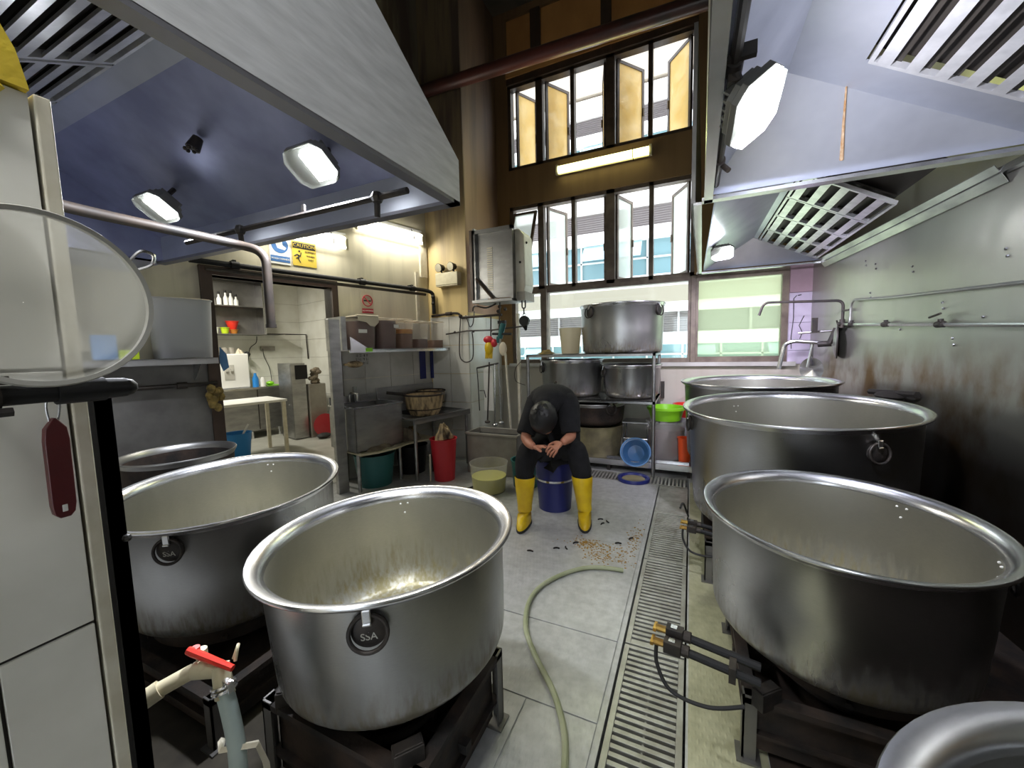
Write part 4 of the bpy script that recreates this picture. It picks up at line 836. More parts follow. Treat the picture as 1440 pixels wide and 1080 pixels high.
mb = MB(); mb.tube([WP(-1.19, .33, z_+.33), WP(-.95, .33, z_+.33)], .012, 6)
mb.prism([WP(-1.18, .33, z_+.335), WP(-.95, .33, z_+.335), WP(-.95, .335, z_+.27), WP(-1.0, .335, z_+.225), WP(-1.05, .335, z_+.23), WP(-1.09, .335, z_+.265), WP(-1.18, .335, z_+.28)], WN*.006); mb.box(-1.18, -.95, .04, .335, z_+.328, z_+.337, WM)
solo('cloth', mb, 'cloth_white', 'cream cloth draped over the first sauce tub', 'cloth', smooth=False, bevel=.004)
tub('sauce_tub', 'sauce tub filled nearly to the top with dark sauce, label near its rim', -.81, .18, z_, .23, .28, .32, 'milky', ((0, .92, 'soy', 'sauce'),), (-.76, -.70, 1.60, 1.635))
tub('sauce_tub', 'sauce tub with orange chilli residue above dark sauce', -.575, .18, z_, .20, .28, .32, 'milky', ((0, .5, 'soy_brown', 'sauce'), (.5, .66, 'chili_orange', 'chilli_residue')))
tub('sauce_tub', 'mostly empty milky sauce tub with a little dark sauce', -.35, .18, z_, .18, .28, .31, 'milky', ((0, .34, 'soy', 'sauce'),))
tub('sauce_tub', 'last milky tub on the shelf next to the pillar, red residue at bottom', -.12, .18, z_, .20, .28, .31, 'milky', ((0, .3, 'soy_brown', 'sauce'),))
mb = MB(); mb.box(-1.36, -1.31, .04, .34, z_-.01, z_+.31, WM); solo('steel_side_panel', mb, 'steel', 'grey steel side panel standing at the near end of the sauce tub shelf', 'panel', smooth=False)
mb = MB(); mb.ball(WP(-1.16, .20, 1.23), (.07, .09, .035), 14); mb.box(-1.2, -1.12, .05, .2, 1.215, 1.235, WM); solo('scrubbing_brush', mb, 'bamboo', 'brown bristle brush stuck on the tiles below the sauce tub shelf', 'brush')
# sink and drainboard
snk = t_ = thing('steel_sink', 'deep grey steel sink standing beside the steel end panel', 'sink', WP(-1.1, .3, 0))
mb = MB(); s0, s1, o0, o1 = -1.37, -.84, .03, .50
mb.box(s0, s1, o1-.012, o1, .40, .82, WM); mb.box(s0, s1, o0, o0+.012, .40, .90, WM); mb.box(s0, s0+.012, o0, o1, .40, .82, WM); mb.box(s1-.012, s1, o0, o1, .40, .82, WM); mb.box(s0, s1, o0, o1, .40, .412, WM)
obj('basin', mb, 'steel', t_, smooth=False)
mb = MB(); mb.box(s0-.01, s1+.01, o1-.02, o1+.015, .815, .83, WM); mb.box(s0-.01, s0+.02, o0, o1, .815, .83, WM); mb.box(s1-.02, s1+.01, o0, o1, .815, .83, WM); mb.box(s0, s1, o0-.01, o0+.03, .815, .83, WM); obj('rim', mb, 'bright_steel', t_, smooth=False)
for a, b_ in ((s0+.03, .06), (s0+.03, .47), (s1-.03, .06), (s1-.03, .47)): mb = MB(); mb.cyl(WP(a, b_, .0), WP(a, b_, .42), .018); obj('leg', mb, 'steel', t_)
mb = MB(); mb.tube(bend([WP(-1.16, .07, .83), WP(-1.16, .07, .93), WP(-1.16, .22, .93), WP(-1.16, .22, .86)], .03), .012, 8); mb.box(-1.12, -1.085, .05, .085, .83, .99, WM); mb.cyl(WP(-1.16, .22, .93), WP(-1.16, .22, .86), .015); obj('tap', mb, 'bright_steel', t_)
t_ = thing('drainboard', 'dark steel drainboard beside the pillar carrying two bamboo strainers', 'counter', WP(-.4, .35, 0))
mb = MB(); mb.box(-.83, -.02, .03, .69, .635, .65, WM); mb.box(-.83, -.02, .67, .69, .60, .66, WM); mb.box(-.83, -.02, .03, .045, .64, .95, WM); obj('top', mb, 'steel', t_, smooth=False)
mb = MB(); mb.box(-.66, -.05, .08, .64, .651, .656, WM); obj('rubber_mat', mb, 'black_rubber', t_, smooth=False)
for a, b_ in ((-.80, .06), (-.80, .65), (-.05, .06), (-.05, .65)): mb = MB(); mb.cyl(WP(a, b_, .0), WP(a, b_, .64), .018); obj('leg', mb, 'steel', t_)
mb = MB(); pts = [(-1.36, .55), (-1.2, .60), (-1.0, .60), (-.84, .55), (-.72, .55), (-.46, .62), (-.46, .1), (-1.36, .1)]
mb.prism([WP(a, b_, .375) for a, b_ in pts], ZV*.016); obj('undershelf', mb, 'beige_plastic', snk, smooth=False)
for a, b_ in ((-.5, .12), (-.5, .56)): mb = MB(); mb.box(a-.012, a+.012, b_-.012, b_+.012, 0, .376, WM); obj('leg', mb, 'iron', snk, smooth=False)
def rag(label, s, o, z, r, m_, seed):
    rr = random.Random(seed); mb = MB(); seg = 22; n = 8; vs = []; fs = []
    for i in range(n+1):
        k = i/n
        for j in range(seg):
            a = 2*PI*j/seg; f = k*(1+.16*math.sin(3*a+seed)+.1*math.sin(7*a+seed*2)); hh = (1-k**1.6)*r[2]*(1+.5*noise.noise((s*9+k*3*math.cos(a), o*9+k*3*math.sin(a), seed)))
            vs.append(WP(s+r[0]*f*math.cos(a), o+r[1]*f*math.sin(a), z+max(.002, hh)))
    for i in range(n):
        for j in range(seg): fs.append((i*seg+j, i*seg+(j+1) % seg, (i+1)*seg+(j+1) % seg, (i+1)*seg+j))
    fs.append(tuple(range(n*seg, (n+1)*seg))); mb.add(vs, fs); return solo('rag', mb, m_, label, 'rag')
rag('grey brown rag spread over the low shelf in front of the sink', -1.12, .46, .391, (.17, .10, .06), 'rag', 1)
rag('crumpled dark rag on the low shelf beside the red bin', -.72, .40, .391, (.13, .13, .13), 'rag', 5)
rag('flat tan rag at the far corner of the low shelf', -.58, .30, .391, (.09, .09, .11), 'tawny_rag', 9)
def basket(label, s, o, z, R, h, tilt=0, hm=None):
    t_ = thing('bamboo_strainer', label, 'strainer', WP(s, o, z), 'bamboo strainers on the drainboard'); t_.rotation_euler = (0, tilt, 0)
    mb = MB(); mb.lathe([(.001, 0), (R*.72, .0), (R*.9, h*.35), (R, h), (R-.008, h), (R*.9-.008, h*.35), (R*.7, .01), (.001, .01)], 36); obj('woven_bowl', mb, 'bamboo', t_, world=False)
    mb = MB(); mb.ring((0, 0, h), R, .010, seg=36); mb.ring((0, 0, h*.3), R*.89, .006, seg=36); obj('rim_hoop', mb, 'soot_iron', t_, world=False)
    if hm: mb = MB(); mb.tube([(-R*.8, -R*.5, h), (-R*1.5, -R*1.1, h+.03)], .016, 8); obj('handle', mb, 'iron', t_, world=False)
    return t_
basket('stained bamboo strainer nearer the sink, overhanging the drainboard edge', -.56, .52, .66, .21, .22, 0, True)
basket('stained bamboo strainer behind, nearer the pillar', -.21, .22, .66, .17, .21)
# things on the floor by the sink
def pail(name, label, x, y, r0, r1, h, m_, cat, z=0, wall=.006, rim=.008, contents=None, band=None, group=None, rx=0):
    t_ = thing(name, label, cat, (x, y, z), group)
    mb = MB(); mb.lathe([(.001, .0), (r0, .0), (r1, h), (r1+rim, h), (r1+rim, h-.014), (r1+.001, h-.016)][:4]+[(r1+rim, h+.006), (r1-wall, h+.004), (r0-wall, wall), (.001, wall)], 40); obj('bucket_shell', mb, m_, t_, world=False)
    if contents: mb = MB(); k = contents[1]; mb.lathe([(.001, .008), (r0-wall-.001, .008), (r0+(r1-r0)*k-wall-.001, h*k), (.001, h*k)], 40); obj('contents', mb, contents[0], t_, world=False)
    if band: mb = MB(); k = band; rr = r0+(r1-r0)*k; mb.lathe([(rr+.001, h*k-.008), (rr+.005, h*k-.008), (rr+.005, h*k+.008), (rr+.001, h*k+.008)], 40); obj('bail_wire', mb, 'bright_steel', t_, world=False)
    return t_
p = WP(-.60, .85, .005); t_ = pail('waste_bin', 'tall red plastic bin in front of the drainboard', p.x, p.y, .105, .135, .43, 'red_plastic', 'bin', .005)
rag('limp tan cloth hanging out of the red bin', -.60, .85, .436, (.10, .09, .16), 'bamboo', 12)
mb = MB(); mb.tube([WP(-.75, .80, .0), WP(-.77, .83, .3)], .008, 6); solo('stick', mb, 'near_trim', 'thin pale stick leaning beside the red bin', 'stick')
p = WP(-1.1, .36, 0); pail('plastic_tub', 'dark teal tub on the floor under the low shelf', p.x, p.y, .16, .20, .32, 'teal_plastic', 'tub', .005)
p = WP(-.62, .34, 0); pail('plastic_tub', 'black tub on the floor behind the red bin', p.x, p.y, .14, .17, .30, 'black_plastic', 'tub', .005)
mb = MB(); mb.tube(bez([(-2.35, 2.95, .018), (-2.1, 3.12, .014), (-1.95, 3.15, .014), (-1.9, 3.3, .014)], 6), .009, 8); solo('cable', mb, 'black_rubber', 'dark cable lying on the floor beside the red bin', 'cable')
pail('clear_container', 'clear round container half full of yellow liquid on the floor', -1.735, 3.21, .155, .18, .27, 'clear_plastic', 'container', .005, .004, .005, ('yellow_liquid', .55))
pail('plastic_tub', 'teal bucket just behind the seated person', -1.46, 3.46, .12, .14, .26, 'teal_plastic', 'bucket', .005)
t_ = thing('storage_crate', 'grey plastic crate behind the yellow liquid container', 'crate', (-1.95, 3.78, .005))
mb = MB(); x0, x1, y0, y1, h = -2.22, -1.62, 3.62, 3.92, .43
mb.box(x0, x1, y0, y0+.01, .005, h); mb.box(x0, x1, y1-.01, y1, .005, h); mb.box(x0, x0+.01, y0, y1, .005, h); mb.box(x1-.01, x1, y0, y1, .005, h); mb.box(x0, x1, y0, y1, .005, .015); mb.box(x0-.015, x1+.015, y0-.015, y0+.01, h, h+.025); mb.box(x0-.015, x1+.015, y1-.01, y1+.015, h, h+.025); mb.box(x0-.015, x0+.01, y0, y1, h, h+.025); mb.box(x1-.01, x1+.015, y0, y1, h, h+.025)
obj('crate_shell', mb, 'grey_plastic', t_, smooth=False, bevel=.004)
mb = MB(); mb.box(x0+.02, x1-.02, y0+.02, y1-.02, .39, .40); obj('dark_contents', mb, 'black_rubber', t_, smooth=False)
# ================================================================== PILLAR FACE: emergency light, heater, hooks, tools
t_ = thing('emergency_light', 'beige twin head emergency light on the stained pillar', 'emergency light', (-2.675, 4.08, 2.13))
mb = MB(); mb.box(-2.83, -2.52, 4.02, 4.115, 2.13, 2.275); mb.box(-2.83, -2.52, 4.02, 4.115, 2.115, 2.125); obj('case', mb, 'beige_plastic', t_, smooth=False, bevel=.008)
for x in (-2.765, -2.595):
    mb = MB(); mb.cyl((x, 4.07, 2.275), (x, 4.06, 2.32), .012); mb.cyl((x, 4.09, 2.345), (x-.01, 4.01, 2.335), .035, .052, 18); hd_ = obj('lamp_head', mb, 'black_plastic', t_)
    mb = MB(); mb.cyl((x-.009, 4.014, 2.3355), (x-.0105, 4.005, 2.3345), .050, .047, 18); obj('reflector', mb, 'mirror', hd_)
t_ = thing('water_heater', 'white gas water heater behind a slotted steel panel beside the windows', 'water heater', (-2.05, 4.2, 1.9))
mb = MB(); mb.box(-2.27, -1.83, 4.06, 4.07, 1.93, 2.66); mb.box(-2.30, -2.27, 4.02, 4.3, 1.89, 2.72); mb.box(-1.83, -1.80, 4.02, 4.3, 1.89, 2.70); mb.box(-2.30, -1.80, 4.02, 4.08, 2.66, 2.70); mb.box(-2.30, -1.80, 3.98, 4.3, 1.88, 1.91); obj('heat_shield', mb, 'steel', t_, smooth=False)
mb = MB()
for k in range(20): mb.box(-2.135, -2.065, 4.054, 4.061, 2.02+k*.0245, 2.02+k*.0245+.013)
obj('vent_slot', mb, 'near_trim', t_, smooth=False)
mb = MB(); mb.tube([(-2.27, 4.03, 2.16), (-2.05, 4.03, 1.91)], .014, 6); mb.box(-2.33, -2.30, 4.0, 4.12, 1.9, 2.70); obj('diagonal_brace', mb, 'window_frame', t_, smooth=False)
mb = MB(); pr = [(-1.80, 2.67), (-1.74, 2.66), (-1.69, 2.60), (-1.68, 2.05), (-1.70, 1.98), (-1.72, 1.90), (-1.80, 1.90)]; mb.prism([(x, 4.08, z) for x, z in pr], (0, .26, 0)); obj('heater_case', mb, 'heater_white', t_, smooth=False, bevel=.015)
mb = MB(); mb.box(-1.78, -1.68, 4.07, 4.35, 1.885, 1.98); obj('heater_base', mb, 'grey_plastic', t_, smooth=False)
for c_ in ((-1.685, 4.15, 2.52), (-1.735, 4.076, 2.3)): mb = MB(); mb.ball(c_, .014, 8); obj('screw_cap', mb, 'black_plastic', t_)
mb = MB(); mb.tube(bend([(-1.74, 4.12, 1.89), (-1.74, 4.12, 1.80), (-1.70, 4.12, 1.80), (-1.70, 4.12, 1.89)], .02), .008, 6); mb.cyl((-1.72, 4.12, 1.80), (-1.71, 4.1, 1.73), .008); obj('hanging_hook', mb, 'iron', t_)
t_ = thing('scale_weight', 'black round weight hanging from a hook beneath the water heater', 'weight', (-1.70, 4.1, 1.56))
mb = MB(); mb.cyl((-1.70, 4.105, 1.655), (-1.70, 4.065, 1.655), .058, seg=22); mb.cyl((-1.70, 4.1, 1.60), (-1.69, 4.1, 1.55), .03, .012); mb.ring((-1.70, 4.085, 1.725), .016, .004, (0, 1, 0)); obj('disc', mb, 'black_plastic', t_)
# water pipes on the pillar tiles
mb = MB(); yy_ = 4.085
mb.tube(bend([(-2.95, yy_, 1.775), (-2.62, yy_, 1.795), (-2.55, yy_, 1.785), (-2.53, yy_, 1.735), (-1.98, yy_, 1.74)], .03), .014, 8); mb.ball((-2.53, yy_, 1.75), .026, 8); mb.cyl((-2.74, yy_, 1.79), (-2.66, yy_, 1.793), .022)
solo('copper_pipe', mb, 'soot_iron', 'dark pipe with elbow along the top of the white tiles on the pillar', 'pipe')
mb = MB(); mb.tube([(-2.75, yy_, 1.545), (-2.45, yy_, 1.575), (-2.1, yy_, 1.57), (-1.70, 4.09, 1.60)], .009, 8)
for x in (-2.62, -2.36, -2.12): mb.ball((x, yy_, 1.565), .016, 8)
solo('copper_pipe', mb, 'pipe_dark', 'thin dark pipe across the pillar tiles leading to the hanging weight', 'pipe')
mb = MB(); mb.tube([(-2.12, yy_, 1.75), (-2.13, yy_, 1.45)], .008, 8); mb.tube([(-2.0, yy_, 1.88), (-2.02, yy_, 1.55)], .008, 8); mb.tube(bez([(-2.36, yy_, 1.80), (-2.33, yy_, 1.86), (-2.18, yy_, 1.83), (-2.05, yy_, 1.87)], 5), .010, 6)
for x, z in ((-2.0, 1.83), (-1.93, 1.80), (-2.02, 1.78)): mb.ball((x, yy_-.01, z), .022, 8)
solo('heater_pipework', mb, 'pipe_dark', 'tangle of small pipes and taps dropping from under the water heater', 'pipe')
mb = MB(); mb.tube(bez([(-2.535, 4.085, 1.73), (-2.56, 4.08, 1.4), (-2.55, 4.08, 1.25), (-2.47, 4.08, 1.20), (-2.38, 4.08, 1.25), (-2.37, 4.085, 1.45), (-2.38, 4.085, 1.56)], 8), .007, 8); solo('rubber_hose', mb, 'pipe_dark', 'brown hose hanging in a loop on the pillar tiles', 'hose')
mb = MB(); mb.tube(bez([(-2.46, 4.085, 1.76), (-2.42, 4.08, 1.66), (-2.40, 4.08, 1.62), (-2.36, 4.08, 1.66), (-2.34, 4.085, 1.80)], 6), .006, 6); solo('wire_whisk', mb, 'pipe_dark', 'small wire whisk loop hanging above the hose on the pillar', 'whisk')
t_ = thing('rubber_glove', 'yellow rubber glove with red cuff hanging from a pipe on the pillar', 'gloves', (-2.13, 4.06, 1.25))
mb = MB(); mb.ball((-2.145, 4.06, 1.36), (.055, .035, .085), 16); 
for k, dx in enumerate((-.035, -.012, .012, .034)): mb.tube([(-2.145+dx, 4.06, 1.31), (-2.145+dx*1.1, 4.05, 1.24)], [.014, .010], 8)
obj('hand', mb, 'yellow_boot', t_)
mb = MB(); mb.ball((-2.15, 4.06, 1.46), (.065, .03, .045), 14); mb.ball((-2.07, 4.05, 1.42), (.04, .03, .05), 12); obj('cuff', mb, 'red_plastic', t_)
t_ = thing('pump_handle', 'teal and black pump handle hung under the heater pipes', 'pump handle', (-1.98, 4.05, 1.5))
mb = MB(); mb.cyl((-2.0, 4.06, 1.47), (-1.95, 4.06, 1.64), .03, .035, 12); mb.tube([(-2.02, 4.06, 1.49), (-2.03, 4.06, 1.42)], .02, 8); obj('body', mb, 'teal_plastic', t_)
mb = MB(); mb.tube([(-2.09, 4.05, 1.525), (-1.85, 4.05, 1.515)], .014, 8); mb.box(-2.01, -1.92, 4.03, 4.08, 1.635, 1.67); obj('crossbar', mb, 'black_plastic', t_)
mb = MB(); mb.box(-1.83, -1.80, 4.15, 4.19, .001, 1.75); solo('wood_batten', mb, 'near_trim', 'pale vertical wooden batten beside the window edge', 'batten', smooth=False)
# ladles and skimmers hung on a rail
t_ = thing('utensil_rail', 'dark angled rail with two hanging straps on the pillar tiles', 'rail', (-2.15, 4.06, 1.1))
mb = MB(); mb.tube([(-2.31, 4.05, 1.13), (-2.02, 4.05, 1.185)], .010, 8); mb.tube([(-2.31, 4.05, 1.13), (-2.30, 4.05, .98), (-2.29, 4.05, .62)], .006, 6); mb.tube([(-2.28, 4.05, .86), (-2.22, 4.05, .865), (-2.20, 4.05, .78)], .006, 6); obj('bar', mb, 'iron', t_)
for k, (x, zt, zb, lab, mm) in enumerate(((-2.13, 1.20, .50, 'thin steel ladle with long dark handle, nearest the rail end', 'pipe_dark'), (-2.06, 1.17, .47, 'long thin bright steel rod hanging in the middle of the rail', 'bright_steel'), (-2.01, 1.18, .50, 'long grey skimmer handle hanging beside the bright rod', 'steel'), (-1.92, 1.30, .42, 'long wooden paddle with pale blade leaning beside the rail', 'near_trim'))):
    t_ = thing('ladle', lab, 'utensil', (x, 4.03, zb), 'long utensils hanging on the pillar'); mb = MB(); mb.tube([(x, 4.03, zt), (x+.03*(k-1), 4.0, zb)], .009 if k != 3 else .013, 8); obj('shaft', mb, mm, t_)
    mb = MB()
    if k == 3: mb.ball((x-.03, 4.03, zt+.05), (.05, .015, .08), 12); mm = 'cloth_white'
    else: mb.ball((x+.03*(k-1), 4.0, zb), (.035, .03, .02), 12)
    obj('blade' if k == 3 else 'bowl', mb, mm, t_)
mb = MB(); mb.box(-2.24, -2.12, 4.085, 4.10, .62, 1.10); mb.ball((-2.18, 4.09, 1.10), (.06, .012, .04), 10); solo('cutting_board', mb, 'white_plastic', 'tall white plastic board hanging behind the ladles', 'cutting board', smooth=False, bevel=.006)
mb = MB(); mb.tube(bez([(-1.745, 4.12, 1.22), (-1.83, 4.10, 1.12), (-1.83, 4.1, .98), (-1.72, 4.12, .93)], 6), .004, 6); solo('wire_loop', mb, 'pipe_dark', 'thin wire loop hanging from the near corner of the pot rack', 'wire')

# ================================================================== POT RACK
t_ = thing('pot_rack', 'steel three tier pot rack standing under the windows', 'rack', (-1.0, 4.5, 0))
def rshelf(nm, x0, x1, y0, y1, z, th=.03, mm='steel'):
    mb = MB(); mb.box(x0, x1, y0, y1, z-.006, z)
    mb.box(x0, x1, y0, y0+.025, z-th, z); mb.box(x0, x1, y1-.025, y1, z-th, z); mb.box(x0, x0+.025, y0, y1, z-th, z); mb.box(x1-.025, x1, y0, y1, z-th, z); obj(nm, mb, mm, t_, smooth=False)
rshelf('shelf', -1.71, -.32, 4.14, 4.90, 1.275); rshelf('shelf', -1.71, -.32, 4.14, 4.90, .785, .03, 'bright_steel')
for x, y in ((-1.70, 4.16), (-.335, 4.16), (-1.70, 4.88), (-.335, 4.88)): mb = MB(); mb.cyl((x, y, .0 if y < 4.2 else .126), (x, y, 1.27), .018); obj('post', mb, 'steel', t_)
t_ = thing('low_platform', 'low shiny steel platform across the bottom of the pot rack', 'platform', (-.9, 4.5, 0))
mb = MB(); mb.box(-1.68, .105, 4.22, 4.95, .10, .125); mb.box(-1.68, .105, 4.21, 4.235, .07, .13); mb.box(-1.0, .0, 4.30, 4.33, .125, .145); obj('deck', mb, 'bright_steel', t_, smooth=False)
for x in (-1.6, -.8, .0): mb = MB(); mb.box(x-.015, x+.015, 4.24, 4.27, 0, .10); obj('leg', mb, 'iron', t_, smooth=False); mb = MB(); mb.box(x-.015, x+.015, 4.9, 4.93, 0, .10); obj('leg', mb, 'iron', t_, smooth=False)
make_pot('big aluminium stock pot alone on top of the pot rack, against the window', (-.715, 4.56, 1.277), .465, .525, (0, .005), ((at2(-.28, -.36), .44), (at2(.42, -.2), .44), (at2(.2, .4), .44)), .965, .02, emblem=None, hs=1.25, bulge=.04)
make_pot('aluminium stock pot on the middle shelf of the rack, right behind the seated person', (-1.29, 4.53, .787), .375, .42, (0, 0), ((at2(-.3, -.23), .33),), .95, .02, emblem=None, hs=1.2)
make_pot('smaller aluminium stock pot at the window post end of the middle rack shelf', (-.60, 4.50, .787), .325, .36, (0, 0), ((at2(-.3, -.16), .28),), .94, .02, emblem=None, hs=1.1)
make_pot('dark dull pot with ring handle on the bottom deck of the pot rack', (-1.02, 4.52, .47), .36, .25, (0, 0), ((at2(.26, -.28), .2),), .95, .02, ('soot_iron', 'soot_iron', 'steel'), emblem=None, hs=1.3)
pail('plastic_tub', 'murky beige tub supporting the dark pot on the bottom rack deck', -1.02, 4.52, .29, .33, .33, 'khaki', 'tub', .127)
pail('plastic_tub', 'milky plastic bucket on top of the rack next to the big pot', -1.27, 4.42, .10, .125, .285, 'cream_clear', 'bucket', 1.277)
rag('dark rag with yellow edge lying on the near end of the rack top', -0.0, 0.0, 0, (.12, .09, .05), 'tawny_rag', 4).location = (-1.52, 4.30, 1.278)
t_ = thing('wire_stool', 'low metal step stool with bent tube legs on the bottom rack deck', 'stool', (-.5, 4.4, .127))
mb = MB(); mb.box(-.68, -.40, 4.40, 4.65, .50, .515); obj('seat', mb, 'steel', t_, smooth=False)
for x in (-.67, -.41):
    mb = MB(); mb.tube(bend([(x, 4.40, .13), (x, 4.41, .50), (x, 4.64, .50), (x, 4.66, .13)], .04), .010, 8); obj('leg', mb, 'bright_steel', t_)
mb = MB(); mb.tube([(-.67, 4.405, .33), (-.41, 4.405, .33)], .009, 8); obj('rung', mb, 'bright_steel', t_)
X = Matrix.Translation((-.52, 4.24, .225)) @ Matrix.Rotation(R_(62), 4, 'X') @ Matrix.Rotation(R_(-8), 4, 'Z')
t_ = thing('colander', 'blue translucent plastic colander leaning on the rack deck front', 'colander', (-.52, 4.24, .13)); mb = MB(); mb.lathe([(.001, -.06), (.09, -.055), (.135, 0), (.152, .003), (.152, .008), (.13, .006), (.085, -.05), (.001, -.054)], 32, X); obj('bowl', mb, 'blue_clear', t_)
mb = MB(); mb.ring(X @ Vector((0, 0, .006)), .152, .007, X.to_3x3() @ Vector((0, 0, 1)), 32, 6); obj('rim', mb, 'sky_blue', t_)
mb = MB(); mb.lathe([(.001, .012), (.115, .010), (.128, .028), (.152, .030), (.157, .02), (.155, .0), (.001, .0)], 36, Matrix.Translation((-.505, 3.985, .006))); t_ = solo('round_cover', mb, 'blue_plastic', 'dark blue round lid lying on the drain grate before the rack', 'lid')
mb = MB(); mb.lathe([(.001, .014), (.112, .0135), (.112, .012), (.001, .012)], 30, Matrix.Translation((-.505, 3.985, .006))); obj('murky_residue', mb, 'khaki', t_)
mb = MB(); mb.tube([(-1.12, 4.23, .14), (-.86, 4.36, .20)], .016, 8); mb.tube([(-1.12, 4.27, .14), (-.82, 4.50, .19)], .012, 8); solo('steel_tube', mb, 'bright_steel', 'loose steel tubes lying crossed on the rack deck beside the boots', 'tube')
p_ = pail('clear_container', 'clear tall container of dark liquid at the end of the rack deck', -.24, 4.56, .185, .205, .40, 'clear_plastic', 'container', .127, .004, .006, ('soy', .78))
t_ = thing('plastic_basket', 'bright green basket stacked on the clear container', 'basket', (-.24, 4.56, .535)); mb = MB(); mb.lathe([(.001, 0), (.15, 0), (.185, .115), (.197, .118), (.197, .145), (.18, .145), (.145, .01), (.001, .01)], 36); obj('bowl', mb, 'green_plastic', t_, world=False)
t_ = thing('plastic_basket', 'red plastic basket behind the green basket by the sill wall', 'basket', (-.02, 4.84, .528)); mb = MB(); mb.lathe([(.001, 0), (.10, 0), (.15, .13), (.162, .133), (.162, .15), (.145, .148), (.095, .01), (.001, .01)], 36); obj('bowl', mb, 'scarlet', t_, world=False)
pail('plastic_tub', 'grey tub propping up the red basket behind the clear container', -.02, 4.84, .105, .12, .40, 'milky_grey', 'tub', .127)
pail('plastic_cup', 'tall orange red cup on the deck in front of the clear container', -.045, 4.36, .055, .065, .24, 'orange_plastic', 'cup', .146)
mb = MB(); mb.box(-.33, -.28, 4.96, 4.985, .72, .92); solo('wall_stain_hook', mb, 'pipe_dark', 'small brown hook bracket on the sill wall beside the rack', 'hook', smooth=False)

# ================================================================== CORNER BY THE WINDOW: pan lid, tap, ladle
t_ = thing('wok_cover', 'dark round pan lid hanging from the pipe on the steel wall', 'lid', (1.12, 4.3, 1.2))
X = frame3((xr(4.25)-.03, 4.25, 1.345), (-.25, -.9, 0), (0, 0, 1), (-.95, .25, .0)); mb = MB(); mb.lathe([(.001, .03), (.08, .026), (.135, .008), (.142, 0), (.135, -.004), (.001, .01)], 32, X); obj('dish', mb, 'steel', t_)
mb = MB(); mb.ring(X @ Vector((0, 0, 0)), .142, .006, X.to_3x3() @ Vector((0, 0, 1)), 32, 6); mb.tube([X @ Vector((0, .14, .0)), X @ Vector((.02, .18, .01))], .007, 6); obj('rim', mb, 'iron', t_)
t_ = thing('wall_tap', 'steel wall tap with long nozzle over the farthest pot', 'tap', (1.1, 4.3, 1.3))
mb = MB(); mb.tube(bend([(1.12, 4.30, 1.33), (.86, 4.40, 1.36), (.80, 4.42, 1.33), (.76, 4.42, 1.10)], .05), .018, 10); mb.tube([(1.13, 4.30, 1.44), (.90, 4.40, 1.43)], .010, 8); mb.tube([(1.0, 4.36, 1.32), (.97, 4.36, 1.12)], .012, 8); obj('nozzle', mb, 'bright_steel', t_)
mb = MB(); mb.tube([(1.10, 4.28, 1.33), (1.14, 4.26, 1.46)], .022, 8); mb.box(.98, 1.02, 4.31, 4.34, 1.43, 1.56); mb.cyl((1.03, 4.33, 1.325), (1.12, 4.30, 1.33), .026); obj('valve_body', mb, 'iron', t_)
mb = MB(); X = frame3((1.0, 4.36, 1.10), (.7, -.7, 0), (0, 0, 1), (-.6, -.6, .2)); mb.lathe([(.001, -.03), (.06, -.02), (.10, .0), (.105, .004), (.06, -.01), (.001, -.02)], 28, X); mb.tube([X @ Vector((0, .1, 0)), X @ Vector((0, .26, .0))], .008, 6); solo('ladle', mb, 'bright_steel', 'steel ladle with round bowl propped in the corner behind the farthest pot', 'ladle')
mb = MB(); mb.ball((xr(3.3)-.08, 3.28, .99), (.07, .12, .03), 12); mb.tube([(xr(3.6)-.1, 3.45, 1.0), (xr(3)-.04, 3.1, 1.02)], .02, 6); solo('rag', mb, 'charred', 'blackened rag wedged between the big pots and the steel wall', 'rag')

# ================================================================== PERSON SITTING ON THE BUCKET
pail('bucket', 'dark blue bucket with wire bail, seat for the hunched person', -1.03, 3.07, .135, .165, .42, 'blue_plastic', 'bucket', .005, band=.62)
per = thing('person', 'person in black clothes and yellow boots hunched on a blue bucket', 'person', (-.98, 2.85, 0))
def skin(name, chains, mm, parent, sub=2, disp=0):
    """chains: list of lists of (x,y,z,r); equal points are welded"""
    bm = bmesh.new(); lay = bm.verts.layers.skin.verify(); idx = {}
    first = True
    for ch in chains:
        prev = None
        for (x, y, z, *r) in ch:
            key = (round(x, 4), round(y, 4), round(z, 4))
            if key not in idx:
                v = bm.verts.new((x, y, z)); rr = (r[0], r[-1]); v[lay].radius = rr; v[lay].use_root = first; first = False; idx[key] = v
            v = idx[key]
            if prev is not None and prev is not v and not bm.edges.get((prev, v)): bm.edges.new((prev, v))
            prev = v
    me = bpy.data.meshes.new('tmp'); bm.to_mesh(me); bm.free(); o = bpy.data.objects.new('tmp', me); C.collection.objects.link(o)
    k = o.modifiers.new('s', 'SKIN'); k.use_smooth_shade = True; q = o.modifiers.new('u', 'SUBSURF'); q.levels = sub; q.render_levels = sub
    dg = bpy.context.evaluated_depsgraph_get(); dg.update(); m2 = bpy.data.meshes.new_from_object(o.evaluated_get(dg)); bpy.data.objects.remove(o)
    m2.materials.clear(); m2.materials.append(M[mm]); m2.transform(Matrix.Translation(-LOC[parent])); m2.polygons.foreach_set('use_smooth', [True]*len(m2.polygons))
    if disp:
        for v in m2.vertices:
            d = noise.noise(v.co*11)*disp + noise.noise(v.co*27)*disp*.4; v.co += v.normal*d
    m2.name = name; ob = bpy.data.objects.new(name, m2); C.collection.objects.link(ob); ob.parent = parent; LOC[ob] = LOC[parent]; return ob
PEL = (-1.01, 3.06, .53); 
kL, kR = (-1.125, 2.70, .565), (-.765, 2.83, .575); aL, aR = (-1.145, 2.68, .10), (-.722, 2.86, .10)
